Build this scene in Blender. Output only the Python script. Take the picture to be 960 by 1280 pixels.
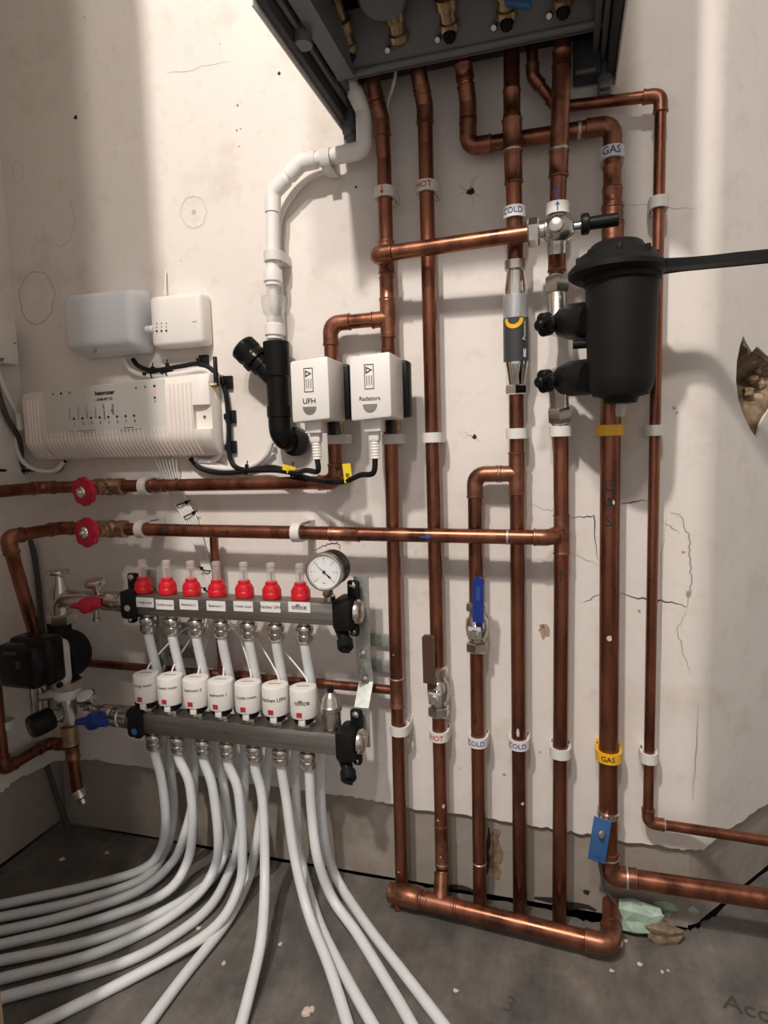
import bpy, bmesh, math, random
from mathutils import Vector as V, Matrix
random.seed(7)
for o in list(bpy.data.objects): bpy.data.objects.remove(o)
COL = bpy.context.scene.collection
PI = math.pi
# ------------------------------------------------------------------ camera
FPX, DIST = 780.0, 0.98                    # focal length in pixels of the 960x1280 frame, distance to the back wall (m)
Yc = V((226, -89, 780)).normalized()
dn = V((217, 7560, 780)); dn = (dn - Yc*dn.dot(Yc)).normalized()
Xc = dn.cross(Yc).normalized()
M3 = Matrix(((Xc[0], Yc[0], -dn[0]), (Xc[1], Yc[1], -dn[1]), (Xc[2], Yc[2], -dn[2])))   # world -> camera axes
def ray(u, v): return M3.transposed() @ V(((u-480)/FPX, (v-640)/FPX, 1))
_r = ray(250, 1062); CAMH = -_r.z*DIST/_r.y
CAM = V((0, -DIST, CAMH))
def P(u, v, d=0.0):                        # point at distance d in front of the back wall (plane y = -d)
    r = ray(u, v); return CAM + r*((DIST-d)/r.y)
def F(u, v, z=0.0):                        # point at height z above the floor
    r = ray(u, v); return CAM + r*((z-CAMH)/r.z)
def LW(u, v, x):                           # point on a plane of constant x (left wall)
    r = ray(u, v); return CAM + r*(x/r.x)
cd = bpy.data.cameras.new('camera'); cam = bpy.data.objects.new('camera', cd); COL.objects.link(cam)
cd.sensor_fit = 'HORIZONTAL'; cd.sensor_width = 36; cd.lens = 36*FPX/960; cd.clip_start = .02
cam.matrix_world = Matrix.Translation(CAM) @ Matrix((M3[0], -M3[1], -M3[2])).transposed().to_4x4()
sc = bpy.context.scene; sc.camera = cam
# ------------------------------------------------------------------ light
sc.view_settings.view_transform = 'Standard'; sc.view_settings.look = 'None'
sc.view_settings.exposure = 0.08; sc.view_settings.gamma = 1.0; sc.view_settings.use_curve_mapping = False
w = bpy.data.worlds.new('world'); sc.world = w; w.use_nodes = True
w.node_tree.nodes['Background'].inputs[0].default_value = (1.0, .96, .92, 1)
w.node_tree.nodes['Background'].inputs[1].default_value = .54
def lamp(name, loc, target, size, power, col):
    l = bpy.data.lights.new(name, 'AREA'); l.shape = 'DISK'; l.size = size; l.energy = power; l.color = col
    o = bpy.data.objects.new(name, l); COL.objects.link(o); o.location = loc
    o.rotation_euler = (V(target)-V(loc)).to_track_quat('-Z', 'Y').to_euler()
    return o
lamp('hall_downlight', (-.40, -1.60, 2.34), (-.3, 0, .5), .09, 31, (1, .92, .84))
lamp('hall_downlight', (-.05, -1.75, 2.34), (-.2, 0, .5), .14, 12, (1, .93, .86))
# ------------------------------------------------------------------ materials
MATS = {}
def mat(name, col, rough=.5, metal=0., var=0., scale=20., stretch=(1, 1, 1), col2=None, bump=0., bscale=80., trans=0., spec=.5, rvar=0., emit=0., alpha=1., coat=0.):
    m = bpy.data.materials.new(name); m.use_nodes = True; nt = m.node_tree; N = nt.nodes; L = nt.links
    b = N['Principled BSDF']; b.inputs['Base Color'].default_value = (*col, 1); b.inputs['Roughness'].default_value = rough
    b.inputs['Metallic'].default_value = metal; b.inputs['Specular IOR Level'].default_value = spec
    b.inputs['Transmission Weight'].default_value = trans; b.inputs['Alpha'].default_value = alpha; b.inputs['Coat Weight'].default_value = coat
    if emit: b.inputs['Emission Color'].default_value = (*col, 1); b.inputs['Emission Strength'].default_value = emit
    if var or col2 or bump or rvar:
        g = N.new('ShaderNodeNewGeometry'); mp = N.new('ShaderNodeMapping'); mp.inputs['Scale'].default_value = stretch
        L.new(g.outputs['Position'], mp.inputs['Vector'])
        n = N.new('ShaderNodeTexNoise'); n.inputs['Scale'].default_value = scale; n.inputs['Detail'].default_value = 6; n.inputs['Roughness'].default_value = .62
        L.new(mp.outputs[0], n.inputs['Vector'])
        if var or col2:
            r = N.new('ShaderNodeValToRGB'); L.new(n.outputs['Fac'], r.inputs[0])
            r.color_ramp.elements[0].position = .33; r.color_ramp.elements[1].position = .68
            c2 = col2 or tuple(c*(1-var) for c in col)
            r.color_ramp.elements[0].color = (*c2, 1); r.color_ramp.elements[1].color = (*[min(1, c*(1+var*.4)) for c in col], 1)
            L.new(r.outputs[0], b.inputs['Base Color'])
        if rvar:
            q = N.new('ShaderNodeMapRange'); L.new(n.outputs['Fac'], q.inputs[0]); q.inputs[1].default_value = .3; q.inputs[2].default_value = .7
            q.inputs[3].default_value = max(.05, rough-rvar); q.inputs[4].default_value = rough+rvar; L.new(q.outputs[0], b.inputs['Roughness'])
        if bump:
            n2 = N.new('ShaderNodeTexNoise'); n2.inputs['Scale'].default_value = bscale; n2.inputs['Detail'].default_value = 5; L.new(mp.outputs[0], n2.inputs['Vector'])
            bp = N.new('ShaderNodeBump'); bp.inputs['Strength'].default_value = bump; bp.inputs['Distance'].default_value = .004
            L.new(n2.outputs['Fac'], bp.inputs['Height']); L.new(bp.outputs[0], b.inputs['Normal'])
    MATS[name] = m; return m
mat('copper', (.34, .128, .074), .31, .88, scale=38, stretch=(1, 1, .22), col2=(.125, .050, .032), rvar=.10)
mat('copper_fitting', (.36, .15, .09), .38, .85, scale=60, col2=(.17, .075, .046), rvar=.12)
mat('solder', (.55, .50, .45), .4, .8, var=.3, scale=120)
mat('brass', (.50, .36, .20), .36, .85, scale=70, col2=(.27, .19, .11), rvar=.1)
mat('nickel', (.66, .62, .57), .24, .95, var=.25, scale=60)
mat('chrome', (.78, .75, .72), .12, 1.0)
mat('steel', (.40, .375, .345), .38, .9, scale=30, stretch=(.3, 1, 6), col2=(.27, .25, .23))
mat('galvanised', (.52, .54, .51), .45, .55, scale=90, col2=(.34, .36, .34))
mat('white_plastic', (.80, .77, .74), .42)
mat('white_box', (.83, .77, .72), .5)
mat('white_rib', (.84, .76, .71), .5)
mat('panel_grey', (.66, .64, .60), .5)
mat('grey_box', (.70, .72, .76), .5)
mat('hub_white', (.80, .76, .72), .5)
mat('clip_white', (.72, .70, .67), .5)
mat('waste_white', (.83, .80, .77), .38)
mat('pipe_white', (.74, .76, .78), .36, var=.06, scale=25)
mat('clear_plastic', (.70, .70, .68), .15, alpha=.34)
mat('sight_glass', (.75, .70, .68), .10, alpha=.34)
mat('black_plastic', (.010, .010, .010), .42, spec=.16)
mat('black_gloss', (.009, .009, .009), .22, spec=.16)
mat('black_matt', (.010, .010, .010), .55, spec=.16)
mat('cable_black', (.011, .011, .011), .45, spec=.16)
mat('cable_grey', (.085, .08, .074), .55, spec=.2)
mat('cable_white', (.78, .76, .73), .45)
mat('boiler_grey', (.125, .13, .14), .5)
mat('boiler_dark', (.035, .037, .04), .6)
mat('boiler_white', (.76, .73, .70), .45)
mat('bracket_grey', (.16, .165, .17), .45, .2)
mat('red_plastic', (.62, .012, .022), .36)
mat('red_wheel', (.50, .012, .045), .38)
mat('red_dark', (.36, .05, .07), .5)
mat('blue_plastic', (.012, .035, .23), .35)
mat('blue_tag', (.035, .12, .30), .4)
mat('yellow_plastic', (.86, .48, .02), .42)
mat('yellow_tag', (.80, .62, .03), .45)
mat('label_white', (.82, .80, .78), .5)
mat('label_black', (.045, .047, .052), .4)
mat('silver_foil', (.62, .62, .63), .38, .6, scale=60, stretch=(3, 3, .3), col2=(.42, .42, .44))
mat('dial_white', (.80, .81, .82), .4)
mat('ink_black', (.012, .012, .014), .6)
mat('floor_print', (.062, .057, .052), .7)
mat('ink_grey', (.22, .21, .20), .6)
mat('ink_blue', (.02, .07, .32), .6)
mat('ink_red', (.55, .02, .03), .6)
mat('led_red', (1, .05, .08), .4, emit=1.5)
mat('sleeve_brown', (.085, .042, .028), .42)
mat('wood', (.46, .32, .20), .5, var=.25, scale=18, stretch=(6, 6, .5))
mat('crack', (.055, .042, .034), .9)
mat('crack_soft', (.36, .31, .27), .9)
mat('pencil', (.56, .50, .45), .9)
mat('hole_dark', (.03, .022, .018), .95)
mat('scar', (.46, .33, .24), .9, var=.3, scale=150)
mat('rubble', (.34, .25, .16), .95, col2=(.12, .08, .05), scale=60, bump=.6, bscale=120)
mat('crumb', (.62, .52, .46), .9)
mat('foam_green', (.42, .56, .46), .6, var=.3, scale=70, bump=.5, bscale=60)
mat('gap', (.016, .013, .011), .95)  # near-black, paints the shade seen through the gaps at the floor edge
def wall_mat(name, base, stain, bump):
    m = bpy.data.materials.new(name); m.use_nodes = True; N = m.node_tree.nodes; L = m.node_tree.links; b = N['Principled BSDF']
    b.inputs['Roughness'].default_value = .75; b.inputs['Specular IOR Level'].default_value = .25
    g = N.new('ShaderNodeNewGeometry')
    def noise(s, d, lo, hi, ca, cb, st=(1, 1, 1)):
        mp = N.new('ShaderNodeMapping'); mp.inputs['Scale'].default_value = st; L.new(g.outputs['Position'], mp.inputs['Vector'])
        n = N.new('ShaderNodeTexNoise'); n.inputs['Scale'].default_value = s; n.inputs['Detail'].default_value = d; n.inputs['Roughness'].default_value = .6
        L.new(mp.outputs[0], n.inputs['Vector'])
        r = N.new('ShaderNodeValToRGB'); L.new(n.outputs['Fac'], r.inputs[0]); r.color_ramp.elements[0].position = lo; r.color_ramp.elements[1].position = hi
        r.color_ramp.elements[0].color = (*ca, 1); r.color_ramp.elements[1].color = (*cb, 1); return r, n
    a, _ = noise(2.3, 6, .35, .65, tuple(c*.93 for c in base), base)
    s, _ = noise(7, 9, .55, .78, (1, 1, 1), stain)
    t, _ = noise(34, 7, .56, .76, (1, 1, 1), (.90, .865, .83))
    def mul(x, y):
        k = N.new('ShaderNodeMix'); k.data_type = 'RGBA'; k.blend_type = 'MULTIPLY'; k.inputs[0].default_value = 1; L.new(x, k.inputs[6]); L.new(y, k.inputs[7]); return k.outputs[2]
    L.new(mul(mul(a.outputs[0], s.outputs[0]), t.outputs[0]), b.inputs['Base Color'])
    n = N.new('ShaderNodeTexNoise'); n.inputs['Scale'].default_value = 14; n.inputs['Detail'].default_value = 9; L.new(g.outputs['Position'], n.inputs['Vector'])
    bp = N.new('ShaderNodeBump'); bp.inputs['Strength'].default_value = bump; bp.inputs['Distance'].default_value = .01; L.new(n.outputs['Fac'], bp.inputs['Height']); L.new(bp.outputs[0], b.inputs['Normal'])
    MATS[name] = m
wall_mat('plaster', (.82, .765, .72), (.80, .75, .69), .22)
wall_mat('render_bare', (.36, .315, .27), (.66, .62, .58), .55)
def floor_mat():
    m = bpy.data.materials.new('floor_board'); m.use_nodes = True; N = m.node_tree.nodes; L = m.node_tree.links; b = N['Principled BSDF']
    g = N.new('ShaderNodeNewGeometry')
    def noise(s, lo, hi, ca, cb, st=(1, 1, 1), rot=0):
        mp = N.new('ShaderNodeMapping'); mp.inputs['Scale'].default_value = st; mp.inputs['Rotation'].default_value = (0, 0, rot); L.new(g.outputs['Position'], mp.inputs['Vector'])
        n = N.new('ShaderNodeTexNoise'); n.inputs['Scale'].default_value = s; n.inputs['Detail'].default_value = 8; n.inputs['Roughness'].default_value = .68; L.new(mp.outputs[0], n.inputs['Vector'])
        r = N.new('ShaderNodeValToRGB'); L.new(n.outputs['Fac'], r.inputs[0]); r.color_ramp.elements[0].position = lo; r.color_ramp.elements[1].position = hi
        r.color_ramp.elements[0].color = (*ca, 1); r.color_ramp.elements[1].color = (*cb, 1); return r
    a = noise(7, .34, .68, (.082, .076, .070), (.205, .188, .172))
    s = noise(28, .35, .7, (.72, .72, .72), (1.15, 1.13, 1.1), (1, .25, 1), .7)
    d = noise(4.2, .52, .72, (1, 1, 1), (1.45, 1.32, 1.18))
    def mul(x, y):
        k = N.new('ShaderNodeMix'); k.data_type = 'RGBA'; k.blend_type = 'MULTIPLY'; k.inputs[0].default_value = 1; L.new(x, k.inputs[6]); L.new(y, k.inputs[7]); return k.outputs[2]
    L.new(mul(mul(a.outputs[0], s.outputs[0]), d.outputs[0]), b.inputs['Base Color'])
    b.inputs['Roughness'].default_value = .62
    n = N.new('ShaderNodeTexNoise'); n.inputs['Scale'].default_value = 90; n.inputs['Detail'].default_value = 6; L.new(g.outputs['Position'], n.inputs['Vector'])
    bp = N.new('ShaderNodeBump'); bp.inputs['Strength'].default_value = .35; bp.inputs['Distance'].default_value = .003; L.new(n.outputs['Fac'], bp.inputs['Height']); L.new(bp.outputs[0], b.inputs['Normal'])
    MATS['floor_board'] = m
floor_mat()
# ------------------------------------------------------------------ object helpers
RT, UP, FW, DN = V((1, 0, 0)), V((0, 0, 1)), V((0, -1, 0)), V((0, 0, -1))
ORG = {}
def tag(o, label=None, cat=None, group=None, kind=None):
    if label: o['label'] = label
    if cat: o['category'] = cat
    if group: o['group'] = group
    if kind: o['kind'] = kind
    return o
def thing(name, loc, label, cat, group=None):
    o = bpy.data.objects.new(name, None); COL.objects.link(o); o.empty_display_size = .02
    loc = V(loc); o.location = loc; ORG[o.name] = loc
    return tag(o, label, cat, group)
class MB:
    def __init__(s): s.v = []; s.f = []
    def add(s, vs, fs):
        n = len(s.v); s.v += [V(x) for x in vs]; s.f += [tuple(i+n for i in q) for q in fs]; return s
    def tube(s, pts, r, seg=16, caps=True):
        pts = [V(p) for p in pts]; n = len(pts); rr = r if isinstance(r, (list, tuple)) else [r]*n
        T = [((pts[min(i+1, n-1)]-pts[i]).normalized() + (pts[i]-pts[max(i-1, 0)]).normalized()).normalized() for i in range(n)]
        a = T[0].orthogonal().normalized(); vs = []
        for i in range(n):
            a = (a - T[i]*a.dot(T[i])).normalized(); b = T[i].cross(a)
            vs += [pts[i] + (a*math.cos(2*PI*k/seg) + b*math.sin(2*PI*k/seg))*rr[i] for k in range(seg)]
        fs = [(i*seg+k, i*seg+(k+1) % seg, (i+1)*seg+(k+1) % seg, (i+1)*seg+k) for i in range(n-1) for k in range(seg)]
        if caps: fs += [tuple(range(seg-1, -1, -1)), tuple((n-1)*seg+k for k in range(seg))]
        return s.add(vs, fs)
    def lathe(s, prof, org, axis, seg=24, ref=None):
        axis = V(axis).normalized(); org = V(org); a = V(ref) if ref else axis.orthogonal(); a = (a-axis*a.dot(axis)).normalized(); b = axis.cross(a)
        vs = []; n = len(prof)
        for (r, h) in prof:
            r = max(r, 1e-5); vs += [org + axis*h + (a*math.cos(2*PI*k/seg)+b*math.sin(2*PI*k/seg))*r for k in range(seg)]
        fs = [(i*seg+k, i*seg+(k+1) % seg, (i+1)*seg+(k+1) % seg, (i+1)*seg+k) for i in range(n-1) for k in range(seg)]
        fs += [tuple(range(seg-1, -1, -1)), tuple((n-1)*seg+k for k in range(seg))]
        return s.add(vs, fs)
    def box(s, c, size, bev=0., ex=RT, ey=UP, ez=FW, seg=2):
        bm = bmesh.new(); bmesh.ops.create_cube(bm, size=1)
        for v in bm.verts: v.co = V((v.co.x*size[0], v.co.y*size[1], v.co.z*size[2]))
        if bev: bmesh.ops.bevel(bm, geom=bm.edges[:], offset=bev, segments=seg, affect='EDGES', profile=.5)
        bm.verts.index_update(); c = V(c)
        s.add([c + V(ex)*v.co.x + V(ey)*v.co.y + V(ez)*v.co.z for v in bm.verts], [tuple(v.index for v in f.verts) for f in bm.faces]); bm.free(); return s
    def prism(s, poly, org, ex, ey, ez, h0, h1):
        org = V(org); n = len(poly)
        vs = [org + V(ex)*x + V(ey)*y + V(ez)*h for h in (h0, h1) for (x, y) in poly]
        return s.add(vs, [tuple(range(n-1, -1, -1)), tuple(range(n, 2*n))] + [(i, (i+1) % n, n+(i+1) % n, n+i) for i in range(n)])
    def build(s, name, m, parent=None, smooth=True, ang=38):
        lo = V([min(v[i] for v in s.v) for i in range(3)]); hi = V([max(v[i] for v in s.v) for i in range(3)]); c = (lo+hi)/2
        me = bpy.data.meshes.new(name); me.from_pydata([v-c for v in s.v], [], s.f)
        bm = bmesh.new(); bm.from_mesh(me); bmesh.ops.recalc_face_normals(bm, faces=bm.faces); bm.to_mesh(me); bm.free()
        if smooth:
            me.polygons.foreach_set('use_smooth', [True]*len(me.polygons)); me.set_sharp_from_angle(angle=math.radians(ang))
        me.materials.append(MATS[m]); o = bpy.data.objects.new(name, me); COL.objects.link(o)
        ORG[o.name] = c
        if parent: o.parent = parent; o.location = c-ORG[parent.name]
        else: o.location = c
        return o
def fillet(pts, rad, n=7):
    pts = [V(p) for p in pts]; out = [pts[0]]
    for i in range(1, len(pts)-1):
        p, c, q = pts[i-1], pts[i], pts[i+1]; a = (p-c); b = (q-c); la, lb = a.length, b.length; a.normalize(); b.normalize()
        cosv = max(-1, min(1, a.dot(b))); ang = math.acos(cosv)
        if ang > math.radians(176): out.append(c); continue
        t = min(rad/math.tan(ang/2), la*.48, lb*.48)
        s, e = c+a*t, c+b*t
        for k in range(n+1):
            x = k/n; out.append(s*(1-x)**2 + c*2*x*(1-x) + e*x*x)
    out.append(pts[-1]); return out
def spline(pts, n=8):
    pts = [V(p) for p in pts]; q = [pts[0]*2-pts[1]] + pts + [pts[-1]*2-pts[-2]]; out = []
    for i in range(1, len(q)-2):
        p0, p1, p2, p3 = q[i-1:i+3]
        for k in range(n):
            t = k/n; out.append(.5*((2*p1)+(p2-p0)*t+(2*p0-5*p1+4*p2-p3)*t*t+(3*p1-p0-3*p2+p3)*t**3))
    out.append(pts[-1]); return out
_TX = {}
def text_geo(body, size, bold=.0):
    k = (body, size, bold)
    if k not in _TX:
        c = bpy.data.curves.new('lettering', 'FONT'); c.body = body; c.size = size; c.align_x = 'CENTER'; c.align_y = 'CENTER'; c.offset = bold*size; c.resolution_u = 3
        o = bpy.data.objects.new('lettering', c); COL.objects.link(o); bpy.context.view_layer.update()
        dg = bpy.context.evaluated_depsgraph_get(); me = o.evaluated_get(dg).to_mesh()
        _TX[k] = ([(v.co.x, v.co.y) for v in me.vertices], [tuple(p.vertices) for p in me.polygons])
        o.evaluated_get(dg).to_mesh_clear(); bpy.data.objects.remove(o); bpy.data.curves.remove(c)
    return _TX[k]
def text_flat(body, size, c, ex, ey, m, parent, bold=.0, name='lettering'):
    vs, fs = text_geo(body, size, bold); c = V(c)
    return MB().add([c+V(ex)*x+V(ey)*y for x, y in vs], fs).build(name, m, parent, smooth=False)
def geo_cyl(vs, fs, c, axis, front, R, m, parent, name='lettering'):
    axis = V(axis).normalized(); front = V(front); front = (front-axis*front.dot(axis)).normalized(); rt = axis.cross(front); c = V(c)
    return MB().add([c+axis*y+(front*math.cos(x/R)+rt*math.sin(x/R))*R for x, y in vs], fs).build(name, m, parent, smooth=False)
def text_cyl(body, size, c, axis, front, R, m, parent, bold=.0):
    vs, fs = text_geo(body, size, bold); return geo_cyl(vs, fs, c, axis, front, R, m, parent)
ARROW = ([(-.0012, -.009), (.0012, -.009), (.0012, .002), (.0045, .001), (0, .009), (-.0045, .001), (-.0012, .002)], [(0, 1, 2, 6), (6, 2, 3, 4, 5)])
def arrow(u, v, d, r, parent, m='ink_black', flip=False, axis=UP, s=1.):
    k = -1 if flip else 1; p = P(u, v, d+r); p.y = -d
    p = P(u, v, d) if False else p
    geo_cyl([(x*s, y*k*s) for x, y in ARROW[0]], ARROW[1], p, axis, V((-.1, -1, 0)), r+.0004, m, parent, 'arrow_mark')
def Q(t, d0=None):                          # (u,v,d) -> world
    return P(*t) if len(t) == 3 else V(t[:3])
# ---- pipework
def tube_part(parent, pts, r, bend=.022, m='copper', name='tube', seg=18):
    return MB().tube(fillet(pts, bend), r, seg).build(name, m, parent)
def sleeve(parent, a, b, r, m='copper_fitting', k=1.10, name='coupling', bead=True):
    a, b = V(a), V(b); L = (b-a).length; R = r*k; e = min(.004, L*.2); h = R*1.07 if bead else R
    return MB().lathe([(r, 0), (h, .0006), (h, e*.7), (R, e), (R, L-e), (h, L-e*.7), (h, L-.0006), (r, L)], a, b-a, 20).build(name, m, parent)
def ring(parent, p, ax, r, m='solder', wd=.003, k=1.06):
    return MB().lathe([(r, -wd/2), (r*k, -wd*.3), (r*k, wd*.3), (r, wd/2)], p, ax, 18).build('solder_ring', m, parent)
def elbow(parent, a, c, b, r, leg=.030, bend=.020, m='copper_fitting', k=1.10):
    a, c, b = V(a), V(c), V(b); da = (a-c).normalized(); db = (b-c).normalized()
    mb = MB().tube(fillet([c+da*leg, c, c+db*leg], bend), r*k, 18)
    for d in (da, db):
        mb.lathe([(r, 0), (r*k*1.07, .0006), (r*k*1.07, .003), (r, .0042)], c+d*(leg-.0036), d, 18)
    return mb.build('elbow', m, parent)
def tee(parent, p, ax, br, r, run=.026, leg=.028, m='copper_fitting', k=1.10, rb=None):
    p, ax, br = V(p), V(ax).normalized(), V(br).normalized(); R = r*k; rb = (rb or r)*k
    mb = MB().lathe([(r, -run), (R*1.07, -run+.0006), (R*1.07, -run+.003), (R, -run+.004), (R, run-.004), (R*1.07, run-.003), (R*1.07, run-.0006), (r, run)], p, ax, 20)
    mb.lathe([(rb, 0), (rb, leg-.004), (rb*1.07, leg-.003), (rb*1.07, leg-.0006), (rb*.9, leg)], p, br, 20)
    return mb.build('tee', m, parent)
def hexnut(mb, c, ax, r, h, ref=None):
    return mb.lathe([(r*.88, -h/2), (r, -h/2+h*.12), (r, h/2-h*.12), (r*.88, h/2)], c, ax, 6, ref)
CLIPG = 'pipe clips fixed to the wall'
def clip(u, v, d, r, axis, label, m='clip_white', txt=None, tm=None, ts=.011, wall='back', mark=None, width=.015, lay=None):
    p = P(u, v, d) if wall == 'back' else LW(u, v, d)
    n = FW if wall == 'back' else RT
    h = -p.y if wall == 'back' else p.x-XL
    axis = V(axis).normalized(); sd = axis.cross(n).normalized()
    base = p - n*h
    t = thing('pipe_clip', base, label, 'pipe clip', CLIPG)
    W, ri = r+.0048, r+.0006
    MB().box(base+n*((h-r)/2), (2*W*.92, width, max(.003, h-r)), .0012, ex=sd, ey=axis, ez=n).build('base', m, t)
    out = [(-W, h*.35)] + [(W*math.cos(PI-a*PI/14), h+W*math.sin(a*PI/14)) for a in range(15)] + [(W, h*.35)]
    inn = [(ri, h*.35)] + [(ri*math.cos(a*PI/14), h+ri*math.sin(a*PI/14)) for a in range(15)] + [(-ri, h*.35)]
    MB().prism(out+inn, base, sd, n, axis, -width/2, width/2).build('strap', m, t)
    if txt: text_cyl(txt, ts, p, axis, n+V((-.12, 0, 0)), W+.0004, tm, t, .012)
    if mark: geo_cyl([(x*.7, y*.7*(-1 if mark == 'down' else 1)) for x, y in ARROW[0]], ARROW[1], p, axis, n, W+.0004, tm, t, 'arrow_mark')
    return t
# ------------------------------------------------------------------ the room
XL, XR, ZC = -1.006, .195, 2.40
AE = V((.641, .767, 0)).normalized(); AN = V((AE.y, -AE.x, 0)); AC = V((XR, 0, 0))   # angled right wall: direction, normal, corner
def AW(u, v, d=0.):
    r = ray(u, v); return CAM + r*((AC+AN*d-CAM).dot(AN)/r.dot(AN))
def structure(o): o['kind'] = 'structure'; return o
def sheet(name, m, poly, holes, org, ex, ey, ez, thick, parent=None):
    """flat slab with ragged outline and holes, front face at org, thickness along -ez"""
    bm = bmesh.new(); ed = []
    for lp in [poly]+holes:
        vs = [bm.verts.new((x, y, 0)) for x, y in lp]
        ed += [bm.edges.new((vs[i], vs[(i+1) % len(vs)])) for i in range(len(vs))]
    bmesh.ops.triangle_fill(bm, use_beauty=True, use_dissolve=False, edges=ed)
    r = bmesh.ops.extrude_face_region(bm, geom=bm.faces[:]); 
    for v in [g for g in r['geom'] if isinstance(g, bmesh.types.BMVert)]: v.co.z = -thick
    bm.verts.index_update(); org = V(org)
    mb = MB().add([org+V(ex)*v.co.x+V(ey)*v.co.y+V(ez)*v.co.z for v in bm.verts], [tuple(v.index for v in f.verts) for f in bm.faces]); bm.free()
    return mb.build(name, m, parent, smooth=False)
def ragged(a, n, jx, jy):
    out = []
    for i in range(len(a)-1):
        for k in range(n):
            t = k/n; x = a[i][0]*(1-t)+a[i+1][0]*t; y = a[i][1]*(1-t)+a[i+1][1]*t
            out.append((x+random.uniform(-jx, jx)*(k > 0), y+random.uniform(-jy, jy)))
    out.append(a[-1]); return out
CR = .055; CT = CR*math.tan(math.acos(AE.x)/2)      # the plaster turns the corner with a soft radius
edge_px = [(52, 948), (120, 950), (200, 962), (300, 977), (420, 994), (460, 999), (509, 1010), (584, 1019), (640, 1027), (689, 1036), (741, 1044), (775, 1051), (872, 1064)]
low = [(P(u, v).x, P(u, v).z) for u, v in edge_px]; low[0] = (XL, low[0][1]); low[-1] = (XR-CT, low[-1][1])
low = ragged(low, 8, .002, .0022)
wb = structure(sheet('wall_back', 'plaster', low+[(XR-CT, ZC), (XL, ZC)], [], (0, 0, 0), RT, UP, FW, .010))
MB().box(((XL+XR)/2, .060, 1.203), (XR-XL-.02, 2.40, .102), 0).build('bare_render', 'render_bare', wb, smooth=False)
MB().box(((XL+XR)/2, .13, .0), (XR-XL-.02, .2, .02), 0).build('void_shade', 'gap', wb, smooth=False)  # black backing added so the slit under the wall looks dark
am = math.acos(AE.x); cc = V((XR-CT, CR, 0)); arc = []
for i in range(11):
    a = am*i/10; q = cc+V((math.sin(a), -math.cos(a), 0))*CR; arc += [q+UP*(low[-1][1]-.0005*i+random.uniform(-.002, .002)), q+UP*ZC]
MB().add(arc, [(2*i, 2*i+2, 2*i+3, 2*i+1) for i in range(10)]).build('rounded_corner', 'plaster', wb)
arc = []
for i in range(11):
    a = am*i/10; q = cc+V((math.sin(a), -math.cos(a), 0))*(CR-.008); arc += [q+UP*.006, q+UP*(low[-1][1]+.03)]
MB().add(arc, [(2*i, 2*i+2, 2*i+3, 2*i+1) for i in range(10)]).build('bare_corner', 'render_bare', wb)
# left wall
ll = [(LW(u, v, XL).y, LW(u, v, XL).z) for u, v in [(0, 992), (20, 975), (52, 950)]]
ll = ragged([(-.63, ll[0][1]+.01)] + ll[:2] + [(0, low[0][1])], 7, .003, .003)
wl = structure(sheet('wall_left', 'plaster', ll+[(0, ZC), (-.63, ZC)], [], (XL, 0, 0), V((0, 1, 0)), UP, RT, .010))
MB().box((XL-.062, -.30, 1.204), (.104, 2.40, .72), 0).build('bare_render', 'render_bare', wl, smooth=False)
MB().box((XL-.14, -.30, .0), (.02, .2, .9), 0).build('void_shade', 'gap', wl, smooth=False)  # same black backing, painted shade below the left wall
# angled right wall with a broken hole
def a2(u, v): p = AW(u, v)-AC; return (p.dot(AE), p.z)
ar = ragged([(CT, low[-1][1]-.002), a2(915, 1034), a2(958, 1006), (.9, a2(958, 1006)[1]+.06)], 8, .002, .003)
hole = [a2(*q) for q in [(929, 420), (925, 432), (921, 452), (920, 476), (923, 500), (930, 520), (938, 537), (946, 548), (952, 528), (962, 510), (975, 490), (978, 468), (965, 450), (952, 438), (946, 433), (940, 440), (934, 430)]]
wr = structure(sheet('wall_right', 'plaster', ar+[(.9, ZC), (CT, ZC)], [hole], AC, AE, UP, AN, .004))
MB().box(AC+AE*.5-AN*.13+V((0, 0, 1.20)), (.98, 2.40, .10), 0, ex=AE, ey=UP, ez=AN).build('bare_render', 'render_bare', wr, smooth=False)
zb = low[-1][1]
MB().box(AC+AE*(.45+CT/2)-AN*.044+V((0, 0, (zb+.07)/2+.003)), (.9-CT, zb+.064, .07), 0, ex=AE, ey=UP, ez=AN).build('bare_render', 'render_bare', wr, smooth=False)
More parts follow.
